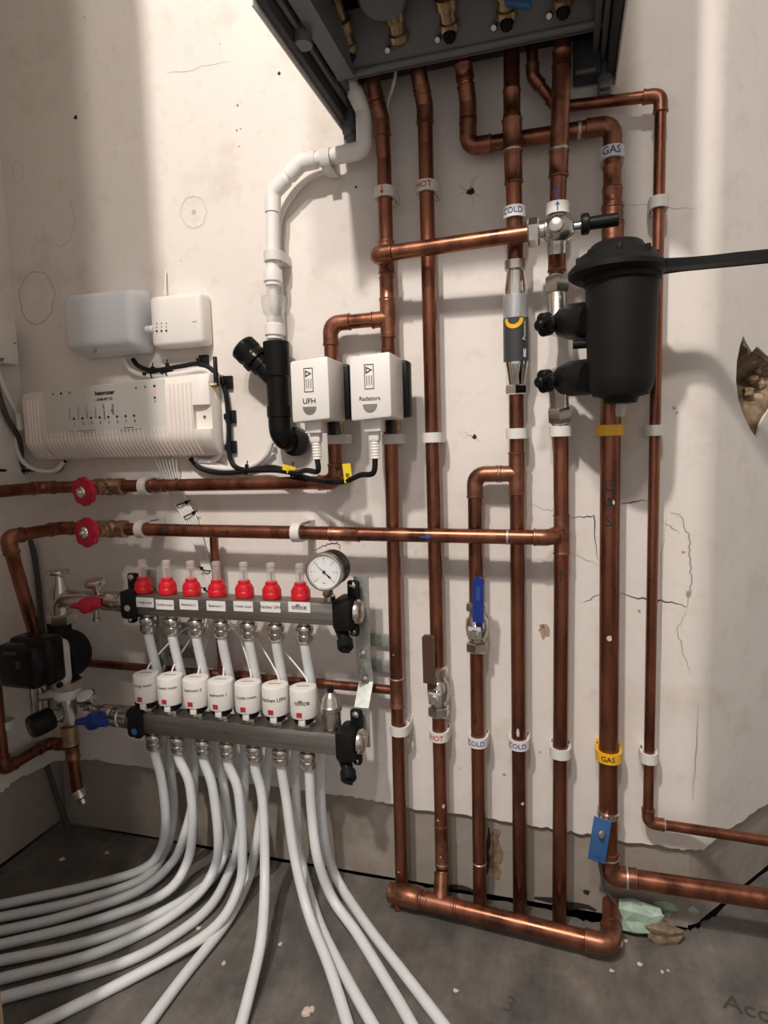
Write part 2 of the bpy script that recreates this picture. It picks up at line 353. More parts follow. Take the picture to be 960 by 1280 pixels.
# cavity of the hole: crumpled bowl and rubble
hc = V((0, 0, 0)); 
for x, y in hole: hc += AC+AE*x+UP*y
hc /= len(hole); mbh = MB(); n = len(hole); rings = []
for k, (s, dep) in enumerate([(1.35, .0043), (.90, .0055), (.74, .020), (.35, .040), (.1, .045)]):
    for i, (x, y) in enumerate(hole):
        p = AC+AE*x+UP*y; q = hc+(p-hc)*s-AN*(dep+random.uniform(-.004, .004)*(k > 0)); rings.append(q)
mbh.add(rings, [(k*n+i, k*n+(i+1) % n, (k+1)*n+(i+1) % n, (k+1)*n+i) for k in range(4) for i in range(n)]+[tuple(4*n+i for i in range(n))])
mbh.build('hole_cavity', 'rubble', wr, smooth=False)
def rock(c, s, m, name, parent=None, seed=0, sq=(1, 1, 1)):
    rnd = random.Random(seed); bm = bmesh.new(); bmesh.ops.create_icosphere(bm, subdivisions=2, radius=1)
    ph = [rnd.uniform(0, 6) for _ in range(6)]; c = V(c)
    vs = []
    for v in bm.verts:
        k = 1+.22*math.sin(3*v.co.x+ph[0])+.2*math.sin(4*v.co.y+ph[1])+.18*math.sin(5*v.co.z+ph[2])+rnd.uniform(-.08, .08)
        vs.append(c+V((v.co.x*sq[0], v.co.y*sq[1], v.co.z*sq[2]))*s*k)
    bm.verts.index_update(); mb = MB().add(vs, [tuple(v.index for v in f.verts) for f in bm.faces]); bm.free()
    return mb.build(name, m, parent, smooth=False)
for i, (u, v, s) in enumerate([(937, 452, .007), (945, 462, .008), (940, 475, .009), (950, 480, .008), (955, 465, .007), (936, 490, .008), (946, 498, .009), (940, 512, .007), (955, 495, .008)]):
    rock(AW(u, v, -.022), s, 'rubble' if i % 3 else 'scar', 'rubble', wr, i)
# ribbons lying on a wall: cracks, pencil lines, stains
def ribbon(pts, w, m, parent, name, conv, taper=True, off=.0004, nrm=FW):
    pp = [conv(*p) for p in pts]; vs = []; n = len(pp)
    for i, p in enumerate(pp):
        t = (pp[min(i+1, n-1)]-pp[max(i-1, 0)]).normalized(); s = t.cross(nrm).normalized(); k = w/2*((1-.75*abs(2*i/(n-1)-1)) if taper else 1)
        vs += [p+s*k+nrm*off, p-s*k+nrm*off]
    return MB().add(vs, [(2*i, 2*i+1, 2*i+3, 2*i+2) for i in range(n-1)]).build(name, m, parent, smooth=False)
def jag(pts, n=7, j=1.7):
    out = []
    for i in range(len(pts)-1):
        for k in range(n):
            t = k/n; out.append((pts[i][0]*(1-t)+pts[i+1][0]*t+random.uniform(-j, j)*(k > 0), pts[i][1]*(1-t)+pts[i+1][1]*t+random.uniform(-j, j)*(k > 0)))
    return out+[pts[-1]]
for pts, wd, m in [([(714, 648), (742, 644), (748, 700)], .0020, 'crack'), ([(712, 690), (750, 706)], .0010, 'crack_soft'), ([(776, 630), (808, 626)], .0020, 'crack'),
                   ([(729, 753), (750, 742)], .0014, 'crack'), ([(776, 741), (800, 748), (830, 752), (859, 758)], .0026, 'crack'), ([(829, 652), (850, 668)], .0016, 'crack_soft'),
                   ([(838, 640), (852, 646), (861, 672), (864, 710), (862, 745), (859, 758)], .0022, 'crack_soft'), ([(859, 760), (846, 788), (855, 820), (864, 842)], .0014, 'crack_soft'),
                   ([(430, 640), (425, 668)], .0010, 'crack_soft'), ([(600, 212), (588, 234), (566, 252)], .0009, 'crack_soft'), ([(574, 232), (602, 246)], .0016, 'crack_soft'),
                   ([(588, 225), (590, 256)], .0010, 'crack_soft'), ([(780, 255), (870, 262)], .0008, 'crack_soft'), ([(833, 640), (826, 700), (828, 830)], .0008, 'crack_soft'),
                   ([(390, 687), (408, 682), (422, 678), (426, 688)], .0022, 'crack'), ([(706, 615), (690, 640), (662, 630)], .0010, 'crack_soft'), ([(208, 92), (222, 90), (290, 76)], .0010, 'pencil'),
                   ([(872, 880), (866, 1000)], .0012, 'crack_soft'), ([(580, 540), (600, 552)], .0014, 'crack_soft')]:
    ribbon(jag(pts), wd, m, wb, 'crack', P)
for cx, cy, rx, ry, m, wd in [(242, 265, 17, 20, 'pencil', .0010), (23, 214, 7, 14, 'pencil', .0009), (46, 372, 22, 34, 'pencil', .0026), (75, 275, 18, 33, 'pencil', .0012)]:
    ribbon([(cx+rx*math.cos(a*PI/12)*random.uniform(.90, 1.06), cy+ry*math.sin(a*PI/12)*random.uniform(.94, 1.05)) for a in range(-3 if rx == 18 else 0, 10 if rx == 18 else 25)], wd, m, wb, 'pencil_ring', P, False)
def spot(conv, u, v, r, m, parent, name='stain', nrm=FW, seed=0, asp=1.):
    rnd = random.Random(seed+int(u*7+v)); c = conv(u, v); ex = UP.cross(nrm).normalized(); n = 11
    vs = [c+nrm*.0005+(ex*math.cos(2*PI*k/n)+UP*asp*math.sin(2*PI*k/n))*r*rnd.uniform(.6, 1.2) for k in range(n)]
    return MB().add(vs, [tuple(range(n))]).build(name, m, parent, smooth=False)
for u, v, r, m, a in [(95, 147, .0042, 'hole_dark', 1), (349, 92, .0030, 'hole_dark', 1), (297, 132, .0016, 'hole_dark', 1), (296, 163, .002, 'scar', 1), (301, 161, .0016, 'scar', 1), (299, 183, .0018, 'scar', .6),
                      (588, 240, .0058, 'hole_dark', 1), (593, 546, .0040, 'hole_dark', 1), (680, 790, .009, 'scar', 1.3), (678, 783, .005, 'scar', 1), (842, 510, .0022, 'scar', 1), (846, 516, .0018, 'scar', 1),
                      (242, 265, .005, 'pencil', .8), (275, 55, .002, 'pencil', 1), (106, 22, .0012, 'hole_dark', 1), (226, 326, .0016, 'pencil', 1), (445, 234, .0018, 'hole_dark', 1.4), (675, 940, .0028, 'pencil', 1),
                      (630, 968, .0028, 'scar', .8), (575, 960, .0022, 'pencil', 1), (854, 690, .0028, 'scar', .7), (860, 742, .0036, 'scar', 1.4), (799, 764, .003, 'scar', .8), (160, 790, .003, 'pencil', 1),
                      (520, 690, .002, 'pencil', 1), (58, 240, .002, 'pencil', .6), (733, 1115, .0050, 'hole_dark', 1)]:
    pr = wb
    spot((lambda uu, vv: P(uu, vv, -.0080)) if v > 1060 else P, u, v, r, m, pr, asp=a)
# damaged bare strip: ragged breaks in the render behind the pipe feet
for u0, v0, u1, v1, wd in [(545, 1104, 600, 1114, .010), (668, 1122, 745, 1138, .016), (611, 1034, 609, 1092, .010)]:
    ribbon(jag([(u0, v0), (u1, v1)], 7, 2.5), wd, 'hole_dark', wb, 'render_break', lambda a, b: P(a, b, -.0080), True)
ribbon(jag([(622, 1036), (618, 1070), (622, 1100)], 6, 3), .030, 'rubble', wb, 'render_break', lambda a, b: P(a, b, -.0092), True)
# floor: dark board with a ragged dark gap along the walls
fl = ragged([(XL-.006, .006), (-.6, .006), (-.26, .006), (-.22, .004), (-.12, .002), (-.03, -.001), (.03, -.010), (.065, -.008), (.09, .005), (.15, .005)], 7, .002, .0025)
pr_ = [cc+V((math.sin(am*i/4), -math.cos(am*i/4), 0))*(CR-.005) for i in range(1, 4)]+[AC+AE*s-AN*.006 for s in (.07, .3, .9)]
fl += ragged([(p.x, p.y) for p in pr_], 8, .003, .004)
flo = structure(sheet('floor', 'floor_board', fl+[(1.6, .7), (1.6, -2.6), (-1.8, -2.6), (-1.8, -.72), (XL-.006, -.72)], [], (0, 0, 0), RT, V((0, 1, 0)), UP, .03))
MB().box((0, -.8, -.085), (4.4, 4.6, .04), 0, ex=RT, ey=V((0, 1, 0)), ez=UP).build('subfloor', 'gap', flo, smooth=False)  # coloured near-black to stand in for shade below the floor
# floor printing of the board
gx = (F(960, 1262)-F(880, 1236)).normalized(); gx.z = 0; gy = UP.cross(gx)
text_flat('Acoustic', .036, F(888, 1246, .0006)+gx*.078, gx, gy, 'floor_print', flo, .01)
text_flat('3', .036, F(637, 1256, .0006), gx, gy, 'floor_print', flo, .0)
# closet front: wall return with a timber door lining, ceiling
xj = P(4, 1262, .50).x
MB().box(((XL-.8+xj-.032)/2, -.56, 1.2), (xj-.032-XL+.8, 2.4, .12), 0).build('wall_front', 'plaster', None, smooth=False)['kind'] = 'structure'
MB().box((.22+.6, -.56, 1.2), (1.2, 2.4, .12), 0).build('wall_front_right_added', 'plaster', None, smooth=False)['kind'] = 'structure'  # out of view, added to cut ambient light and deepen the contrast
MB().box(((xj+.22)/2, -.56, 2.23), (.22-xj, .34, .12), 0).build('wall_lintel_added', 'plaster', None, smooth=False)['kind'] = 'structure'  # out of view, added to block ambient light from above
t1 = MB().box((xj-.016, -.56, 1.2), (.032, 2.4, .12), .002).build('trim_1', 'wood', None); t1['kind'] = 'structure'
ce = MB().box((0, -.8, ZC+.02), (4.4, 4.6, .04), 0, ex=RT, ey=V((0, 1, 0)), ez=UP).build('ceiling', 'plaster', None, smooth=False); ce['kind'] = 'structure'
# foam and stone at the foot of the corner
tf = rock(F(803, 1146, .03), .024, 'foam_green', 'foam_lump', None, 5, (1.5, .6, 1.0)); tag(tf, 'mint green expanding foam lump squeezed from the wall base', 'foam')
tf = rock(F(842, 1136, .03)+V((0, .004, 0)), .024, 'foam_green', 'foam_smear', None, 9, (1.4, .35, .7)); tag(tf, 'thin mint green foam smear above the brown stone', 'foam')
tf = rock(F(832, 1164, .016), .020, 'rubble', 'loose_stone', None, 11, (1.4, .7, .75)); tag(tf, 'brown broken stone lying under the green foam', 'stone')
for i, (u, v, s) in enumerate([(134, 1066, .004), (77, 1074, .005), (248, 1160, .004), (384, 1265, .006), (390, 1262, .004), (280, 1204, .003), (775, 1180, .006), (782, 1176, .003), (765, 1213, .003), (835, 1213, .002), (828, 1215, .0025), (800, 1205, .004), (570, 1238, .003), (350, 1180, .003)]):
    tag(rock(F(u, v, s*.35), s, 'crumb', 'plaster_crumb', None, 30+i, (1, 1, .45)), 'small pale plaster crumb scattered on the dark floor', 'crumb', 'plaster crumbs on the floor')
# ------------------------------------------------------------------ copper pipework
R22, R28, R15 = .011, .014, .0075
PG = 'copper pipes on the back wall'
def pthing(base, label): return thing('copper_pipe', base, label, 'pipe', PG)
def along(pl, v):                           # point on polyline of (u,v,d) control points at image row v
    for a, b in zip(pl, pl[1:]):
        if a[1] <= v <= b[1]:
            k = (v-a[1])/(b[1]-a[1]); return P(a[0]+(b[0]-a[0])*k, v, a[2]+(b[2]-a[2])*k)
    return P(*pl[-1])
# flow pipe with two tees, down to the floor header
t = pthing(P(502, 1100, .034), 'copper pipe with a red down arrow clip, feeding both white valve heads')
A_ = [P(464, 78, .052), P(466, 108, .052), P(477, 150, .040), P(480, 200, .034), P(502.3, 1106, .034)]
tube_part(t, A_, R22, .03)
pa = lambda v: along([(480, 200, .034), (502.3, 1106, .034)], v)
elbow(t, A_[0], A_[1], A_[2], R22, .020, .02); elbow(t, A_[1], A_[2], A_[3], R22, .022, .02)
tee(t, pa(322), UP, (P(471, 318, .080)-pa(322)), R22, .024, .02); sleeve(t, pa(346), pa(378), R22, k=1.06)
pt = pa(398); pu = P(411, 407, .034); tee(t, pt, UP, pu-pt, R22, .030, .026); sleeve(t, pa(436), pa(452), R22, k=1.06)
sleeve(t, pa(848), pa(884), R22, k=1.05); ring(t, pa(848), UP, R22)
arrow(481, 300, .034, R22, t, 'ink_red', True, s=.01)
ptA = t
# valve branch and the upper horizontal run
t = pthing(P(420, 606, .034), 'copper pipe run from the left wall rising into the UFH valve')
ru = [pt, pu, P(420, 603, .034), P(66, 609, .034), P(56, 609.5, .038), P(0, 614, .155), P(-40, 617, .24)]
ru[1] = V((ru[2].x, -.034, pt.z)); ru[4] = P(54, 609.5, .034); ru = [ru[0], ru[1], ru[2], ru[4], P(54, 609.5, .034)+FW*.24]
tube_part(t, ru, R22, .026)
elbow(t, ru[0], ru[1], ru[2], R22, .034, .024); elbow(t, ru[1], ru[2], ru[3], R22, .030, .022); elbow(t, ru[2], ru[3], ru[4], R22, .026, .02)
for v in (456, 540): pass
sleeve(t, P(424, 583, .034), P(424, 596, .034), R22, k=1.03)
sleeve(t, P(206, 607, .034), P(190, 607, .034), R22, k=1.04)
# hot pipe
t = pthing(P(552, 1090, .034), 'copper pipe in clips marked HOT with a brown lever valve')
B_ = [P(521, 62, .052), P(524, 96, .052), P(531, 132, .038), P(532, 180, .034), P(553, 1090, .034)]
ptB = t; tube_part(t, B_, R22, .03); pb = lambda v: along([(532, 180, .034), (553, 1090, .034)], v)
elbow(t, B_[0], B_[1], B_[2], R22, .022, .02); elbow(t, B_[1], B_[2], B_[3], R22, .024, .02)
sleeve(t, pb(1030), pb(1082), R22, k=1.04); ring(t, pb(1032), UP, R22); ring(t, pb(1078), UP, R22)
for i, ch in enumerate('22mm'): pass
# floor header pipe
fa, fb = F(505, 1119, .030), F(764, 1182, .032); fd = (fb-fa).normalized()
t = pthing(F(640, 1150, 0), 'bright copper header pipe lying along the floor under the vertical pipes')
fc = P(764, 1128, .012)
tube_part(t, [fa-fd*.012, fb, fc], .0135, .024)
elbow(t, fa, fb, fc, .0135, .036, .026); sleeve(t, fa+fd*.028, fa+fd*.090, .0135, k=1.04)
ring(t, fa+fd*.088, fd, .0135); ring(t, fb-fd*.034, fd, .0135, wd=.004)
mb = MB().lathe([(.0135, -.026), (.0155, -.024), (.0155, -.006), (.0165, -.004), (.0165, .024), (.0135, .028)], fa, fd, 20).lathe([(.004, 0), (.005, .022), (.009, .025), (.009, .031), (.004, .033)], fa+fd*-.014-UP*.008, -UP+fd*.1, 12); mb.build('end_cap', 'copper_fitting', t)
tee(t, fa+fd*.062, fd, pb(1080)-(fa+fd*.062), .0135, .024, .045, k=1.05, rb=.0115)
# cold riser
C_ = [P(639, 40, .080), P(640, 150, .062), P(644, 300, .050), P(646, 560, .036), P(650, 1146, .034)]
def on(pts, px):
    for i in range(len(pts)-1): pass
CP = [(639, 34, .062), (640, 150, .061), (644, 300, .050), (646, 560, .036), (650, 1146, .034)]; pc = lambda v: along(CP, v)
t = pthing(pc(1140), 'copper cold riser carrying the silver and black scale inhibitor'); ptC = t
tube_part(t, [P(*q) for q in CP[:3]]+[pc(330)], R22, .05); tube_part(t, [pc(492), P(*CP[3]), P(*CP[4])], R22, .05)
sleeve(t, pc(112), pc(146), R22, k=1.04); sleeve(t, pc(149), pc(188), R22, k=1.20); sleeve(t, pc(188), pc(230), R22, k=1.12); ring(t, pc(188), UP, R22*1.15, wd=.006)
pcx = pc(592); pcl = P(594, 594, .034); pcl.z = pcx.z; tee(t, pcx, UP, pcl-pcx, R22, .032, .026)
ring(t, pc(616), UP, R22*1.03)
arrow(648, 905, .034, R22, t)
# cold branch
t = pthing(P(600, 1125, .034), 'copper cold branch with the blue lever valve'); 
KB = [pcx, V((P(594, 640, .034).x, -.034, pcx.z)), P(600, 1128, .034)]
tube_part(t, KB, R22, .024); elbow(t, *KB, R22, .036, .024); kb = lambda v: along([(594, 594, .034), (600, 1128, .034)], v)
ring(t, KB[1]+(pcx-KB[1])*.55, RT, R22*1.03, wd=.005); ring(t, kb(1078), UP, R22)
arrow(595, 900, .034, R22, t, flip=True)
for k in range(5): pass
# return riser
DP = [(704, 20, .062), (699, 180, .060), (697, 262, .052), (696, 350, .052), (699, 500, .048), (701, 560, .036), (702, 668, .034), (699, 1156, .034)]; pd = lambda v: along(DP, v)
t = pthing(pd(1150), 'copper return riser with up arrows, passing the bypass valve and filter valves')
tube_part(t, [P(*q) for q in DP[:4]], R22, .05); tube_part(t, [P(*q) for q in DP[4:]], R22, .05)
sleeve(t, pd(64), pd(84), R22, k=1.12); sleeve(t, pd(84), pd(188), R22, k=1.10, bead=False); sleeve(t, pd(188), pd(222), R22, k=1.16); ring(t, pd(188), UP, R22*1.15, wd=.006); sleeve(t, pd(306), pd(340), R22, k=1.10)
tee(t, pd(668), UP, P(690, 671, .055)-pd(668), R22, .030, .016, k=1.05); ring(t, pd(645), UP, R22)
arrow(700, 618, .034, R22, t); arrow(702, 720, .034, R22, t); arrow(700, 922, .034, R22, t); arrow(697, 238, .054, R22, t, 'ink_blue', s=1.2)
# second horizontal run into the return riser
t = pthing(P(400, 668, .058), 'copper horizontal run crossing in front of the risers to the return tee')
H_ = [pd(668), P(683, 672, .058), P(76, 660, .058), P(76, 660, .058)+FW*.115, P(46, 800, .120)]
tube_part(t, H_, R22, .016); elbow(t, H_[0], H_[1], H_[2], R22, .018, .014); elbow(t, H_[1], H_[2], H_[3], R22, .026, .018); elbow(t, H_[2], H_[3], H_[4], R22*1.05, .030, .024)
hd = (H_[2]-H_[1]).normalized(); ring(t, H_[1]+hd*.055, hd, R22, wd=.004); sleeve(t, P(412, 667, .058), P(450, 668, .058), R22, k=1.04)
def harrow(u, v, d, col): geo_cyl([(x, -y) for x, y in ARROW[0]], ARROW[1], P(u, v, d), hd, FW, R22+.0004, col, t, 'arrow_mark')
harrow(208, 662, .058, 'ink_black'); harrow(286, 664, .058, 'ink_black'); harrow(534, 670, .058, 'ink_blue')
# small drop behind the manifold and low rail
t = pthing(P(270, 830, .03), 'thin copper rail behind the manifold joining the flow pipe')
la, lb = P(92, 827, .026), pa(863); tube_part(t, [la, lb], R15); tup = P(267, 668, .033); tl = la+(lb-la)*((tup.x-la.x)/(lb.x-la.x))
tube_part(t, [tup, tl], R15, .02); tee(t, tl, lb-la, tup-tl, R15, .02, .02)
sleeve(t, P(385, 853, .026), P(405, 855, .026), R15, k=1.2)
sleeve(t, P(285, 844, .026), P(322, 847, .026), R15, k=1.35)
# gas pipe
EP = [(765, 196, .030), (766, 300, .034), (763, 540, .036), (760, 1066, .036)]; pe = lambda v: along(EP, v)
t = pthing(pe(1060), 'thick copper gas pipe with yellow clips and the letters G A S')
g0 = P(577, 46, .052); g1 = P(579, 78, .052); g2 = P(585, 128, .034); g3 = P(585, 183, .030); g4 = P(766, 156, .030); g5 = pe(230)
g3 = V((g2.x, -.030, g3.z)); g4 = V((g5.x, -.030, g4.z)); g3 = P(585, 184, .03)
tube_part(t, [g0, g1, g2, g3, g4, g5, pe(300)], R22, .022); elbow(t, g1, g2, g3, R22, .022); elbow(t, g2, g3, g4, R22, .034, .022, k=1.12); elbow(t, g3, g4, g5, R22, .034, .024, k=1.14); sleeve(t, g1, g1+(g2-g1)*.45, R22, k=1.14)
ring(t, g4+(g3-g4)*.22, g3-g4, R22*1.03, wd=.005)
sleeve(t, pe(208), pe(236), R22, k=1.10); sleeve(t, pe(236), pe(258), R22, k=1.18); sleeve(t, pe(258), pe(280), R22, k=1.28); sleeve(t, pe(280), pe(304), R22, k=1.34)
g6 = P(761, 1094, .036); g7 = P(960, 1124, .036); g7 = g6+(g7-g6)*1.5
tube_part(t, [pe(300), pe(540), pe(1060), g6, g7], R28, .026); elbow(t, pe(1000), g6, g7, R28, .040, .028, k=1.08)
gd = (g7-g6).normalized(); ring(t, g6+gd*.026, gd, R28*1.06, wd=.004); ring(t, g6+UP*.030, UP, R28*1.04)
for ch, v in (('G', 608), ('A', 629), ('S', 652)):
    text_cyl(ch, .023, pe(v), UP, V((-.12, -1, 0)), R28+.0004, 'ink_black', t, .02)
CHIPS = [(t, pe, R28, 761, 794, .0042, 1.2), (t, pe, R28, 766, 627, .002, 2.2)]
# thin right-hand pipe
FP = [(826, 122, .030), (817, 600, .030), (810, 1030, .030)]; pf = lambda v: along(FP, v)
t = pthing(pf(1020), 'thin copper pipe standing clear on the right of the gas pipe')
f0 = P(664, 30, .050); f1 = P(666, 96, .044); f2 = P(697, 134, .026); f3 = P(826, 119, .030); f4 = P(810, 1028, .030); f5 = P(960, 1051, .030); f5 = f4+(f5-f4)*1.5
tube_part(t, [f0, f1, f2, f3, f4, f5], R15, .016)
elbow(t, f0, f1, f2, R15, .016, .012, k=1.2); elbow(t, f1, f2, f3, R15, .016, .012, k=1.2); elbow(t, f2, f3, f4, R15, .022, .014, k=1.22); elbow(t, f3, f4, f5, R15, .022, .016, k=1.2); ring(t, f4+(f5-f4).normalized()*.022, f5-f4, R15*1.1, wd=.004)
# bypass crossing pipe
t = pthing(P(560, 306, .085), 'copper bypass pipe sloping across in front of the hot and cold risers')
h0 = pa(322); h1 = P(470, 319, .078); h2 = P(664, 291, .085); tube_part(t, [h0, h1, h2], R22, .018); elbow(t, h0, h1, h2, R22, .026, .018, k=1.14)
# left wall return pipe and drain
t = pthing(LW(5, 960, XL+.026), 'dark copper pipe clipped to the left wall bending into the corner')
l1 = LW(4, 962, XL+.026); l2 = V((XL+.026, -.034, l1.z)); tube_part(t, [V((l1.x, l1.y, l1.z+.20)), l1, l2, l2+RT*.055], R22, .024); elbow(t, l1+UP, l1, l2, R22, .026); elbow(t, l1, l2, l2+RT, R22, .026)
t = pthing(P(97, 1000, .1), 'short tapering copper drain tail hanging under the mixing valve')
q0, q1 = P(86, 905, .105), P(97, 990, .105); tube_part(t, [q0, q1], R22*.95); sleeve(t, q0+(q1-q0)*.02, q0+(q1-q0)*.30, R22, k=1.25, m='brass'); sleeve(t, q0+(q1-q0)*.32, q0+(q1-q0)*.5, R22, k=1.1)
MB().lathe([(.009, 0), (.012, .004), (.012, .016), (.007, .020), (.007, .028)], q1-V((0, 0, -.006)), (q1-q0).normalized()+RT*.4, 12).build('drain_cap', 'nickel', t)
for par, fn, rr, u, v, sz, asp in CHIPS+[(ptC, pc, R22, 654, 1000, .0030, 1.2), (ptC, pc, R22, 648, 912, .0028, 3), (ptB, pb, R22, 556, 1003, .003, 1.6), (ptB, pb, R22, 549, 1021, .0022, 1), (ptA, pa, R22, 494, 816, .0014, .8), (ptA, pa, R22, 500, 1085, .0018, 1), (ptB, pb, R22, 552, 1066, .0018, 1)]:
    c = fn(v); off = (u-480-FPX*(M3@(c-CAM))[0]/(M3@(c-CAM))[2])*(M3@(c-CAM))[2]/FPX; rnd = random.Random(v)
    geo_cyl([(off+sz*rnd.uniform(.6, 1.1)*math.cos(k*PI/4), sz*asp*rnd.uniform(.6, 1.1)*math.sin(k*PI/4)) for k in range(8)], [tuple(range(8))], c, UP, FW, rr+.0004, 'crumb', par, 'paint_chip')
# ------------------------------------------------------------------ pipe clips
for a in [(481, 242, .034, R22, UP, 'white clip marked with a red down arrow, high on the flow pipe', dict(mark='down', tm='ink_red')),
          (490, 549, .034, R22, UP, 'plain white clip below the Radiators valve head', {}), (499.5, 911, .034, R22, UP, 'plain white clip on the flow pipe beside the lower manifold', {}),
          (422, 549, .034, R22, UP, 'plain white clip below the UFH valve head', {}),
          (533.2, 235, .034, R22, UP, 'upper white clip marked HOT in red', dict(txt='HOT', tm='ink_red', ts=.012)), (540.5, 547, .034, R22, UP, 'plain white clip midway up the hot pipe', {}), (549, 918, .034, R22, UP, 'lower white clip marked HOT in red, under the brown lever valve', dict(txt='HOT', tm='ink_red')),
          (597.5, 925, .034, R22, UP, 'white clip marked COLD in blue, on the branch below the blue lever', dict(txt='COLD', tm='ink_blue')),
          (643.2, 267, .0522, R22, UP, 'white clip marked COLD in blue, above the scale inhibitor', dict(txt='COLD', tm='ink_blue')), (646, 542, .037, R22, UP, 'plain white clip just below the scale inhibitor', {}), (648.7, 928, .034, R22, UP, 'white clip marked COLD in blue, low on the cold riser', dict(txt='COLD', tm='ink_blue')),
          (697, 262, .052, R22, UP, 'white clip with a blue up arrow behind the bypass valve', dict(mark='up', tm='ink_blue')), (700.5, 539, .0396, R22, UP, 'plain white clip below the lower filter valve', {}), (700.4, 939, .034, R22, UP, 'plain white clip low on the return riser', {}),
          (765.2, 193, .030, R22, UP, 'white clip marked GAS in blue', dict(txt='GAS', tm='ink_blue', ts=.014)), (763, 538, .036, R28, UP, 'plain yellow clip under the black filter', dict(m='yellow_plastic')), (761, 943, .036, R28, UP, 'yellow clip marked GAS in black', dict(m='yellow_plastic', txt='GAS', tm='ink_black')),
          (823.5, 254, .030, R15, UP, 'small white clip on the thin pipe above the filter spanner', {}), (818, 538, .030, R15, UP, 'small white clip on the thin pipe beside the yellow clip', {}), (811.2, 946, .030, R15, UP, 'small white clip low on the thin pipe', {}),
          (182, 608, .034, R22, RT, 'white clip on the upper horizontal run beside its red wheel valve', {}), (178, 661.5, .058, R22, RT, 'white clip on the second horizontal run beside its red wheel valve', {}), (372, 665.5, .058, R22, RT, 'white clip on the second horizontal run above the pressure gauge', {})]:
    clip(*a[:6], **a[6])
clip(8, 905, XL+.026, R22, UP, 'white clip on the left wall pipe below the pump', wall='left')
# ------------------------------------------------------------------ wall hung boiler
BX0, BX1, BZ, BD = -.334, .068, 1.252, .30
t = thing('boiler', ((BX0+BX1)/2, -BD/2, BZ), 'wall-hung boiler with open underside and white side panels', 'boiler')
BT = 1.98
for x, s in ((BX0, 1), (BX1, -1)):
    MB().box((x+s*.0012, -BD/2, (BZ+BT)/2), (.0024, BT-BZ, BD), .0008).build('side_panel', 'boiler_white', t)
    MB().box((x+s*.009, -BD/2-.004, BZ+.05+.006), (.010, .10, BD-.012), .002).build('side_liner', 'boiler_dark', t)
    mb = MB().box((x+s*.019, -BD/2+.01, BZ+.030), (.007, .020, BD-.03), .002).box((x+s*.029, -BD*.36, BZ+.034), (.008, .014, BD*.62), .002)
    mb.lathe([(.012, 0), (.012, .028)], (x+s*.021, -.205, BZ+.008), UP, 14); mb.build('side_rail', 'boiler_grey', t)
    MB().box((x+s*.016, -.012, BZ+.002), (.018, .046, .020), .004).box((x+s*.016, -.024, BZ-.010), (.016, .012, .012), .003).build('hook_foot', 'boiler_grey', t)
MB().box(((BX0+BX1)/2, -BD+.002, (BZ+BT)/2+.01), (BX1-BX0, BT-BZ-.02, .003), .001).build('front_panel', 'boiler_white', t)
MB().box(((BX0+BX1)/2, -BD/2, BT), (BX1-BX0, .003, BD), .001).build('top_panel', 'boiler_white', t)
MB().box(((BX0+BX1)/2, -BD/2-.005, BZ+.125), (BX1-BX0-.02, .006, BD-.02), 0).build('chassis_floor', 'boiler_dark', t)
MB().box(((BX0+BX1)/2, -.008, BZ+.16), (BX1-BX0-.03, .19, .012), 0).build('back_plate', 'boiler_dark', t)
rb = P(716, 62, 0).x
MB().box(((rb+BX1-.022)/2, -.020, BZ+.045), (BX1-.022-rb, .085, .03), .003).build('rear_block', 'boiler_dark', t)
MB().box(((rb+BX1-.022)/2-.002, -.036, BZ+.006), (.026, .005, .006), .001).build('rear_tab', 'bracket_grey', t)
# left moulded tray
MB().prism([(0, 0), (.024, 0), (.024, .045), (.012, .060), (0, .06)], (BX0+.030, -.27, BZ+.020), RT, UP, V((0, 1, 0)), 0, .17).build('tray', 'boiler_grey', t)
MB().box((BX0+.072, -.262, BZ+.06), (.070, .030, .05), .006).build('tray_lid', 'boiler_grey', t)
# pipe bracket: sloping plate with a rolled lip
pl0, pl1 = P(413, 102, .084), P(755, 26, .084); pl1.z = pl0.z = (pl0.z+pl1.z)/2; pw = pl1.x-pl0.x; pmid = (pl0+pl1)/2
sl = V((0, -.70, .72)).normalized(); sn = V((0, -.72, -.70)).normalized()
mb = MB().box(pmid+sl*.036, (pw, .072, .003), .001, ex=RT, ey=sl, ez=sn); mb.tube([pl0+sl*.002, pl1+sl*.002], .0058, 12); mb.box(pmid+UP*.012+V((0, .008, 0)), (pw, .028, .003), .0008); mb.build('pipe_bracket', 'bracket_grey', t)
for i, (u, v) in enumerate([(437, 66), (500, 54), (563, 42), (634, 29), (704, 14)]):
    b = P(u, v, .105); b = pmid+sl*.030+RT*(b.x-pmid.x); mb = MB()
    mb.lathe([(.008, -.01), (.0135, -.004), (.0135, .004), (.011, .006), (.011, .018), (.0145, .020), (.0145, .032), (.010, .035), (.010, .07)], b+sn*.006+sl*.004, (sl*1.0+sn*.25), 14)
    o = mb.build('valve', 'brass', t)
    if i != 1: MB().lathe([(.0085, 0), (.0085, .013), (.006, .016)], b+sn*.004-sl*.006, sn, 14).box(b+sn*.021-sl*.006, (.0025, .012, .004), .0004, ex=RT, ey=sl, ez=sn).build('valve_spindle', 'black_gloss' if i else 'black_plastic', o)
    MB().lathe([(.005, 0), (.005, .006), (.0035, .009)], b+sn*.003-sl*.008-RT*.017, sn, 10).build('test_point', 'chrome', o)
MB().lathe([(.028, 0), (.030, .003), (.030, .010), (.027, .013)], P(478, 2, .175)+UP*.012, V((0, -.35, -1)), 28).build('round_cap', 'boiler_grey', t)
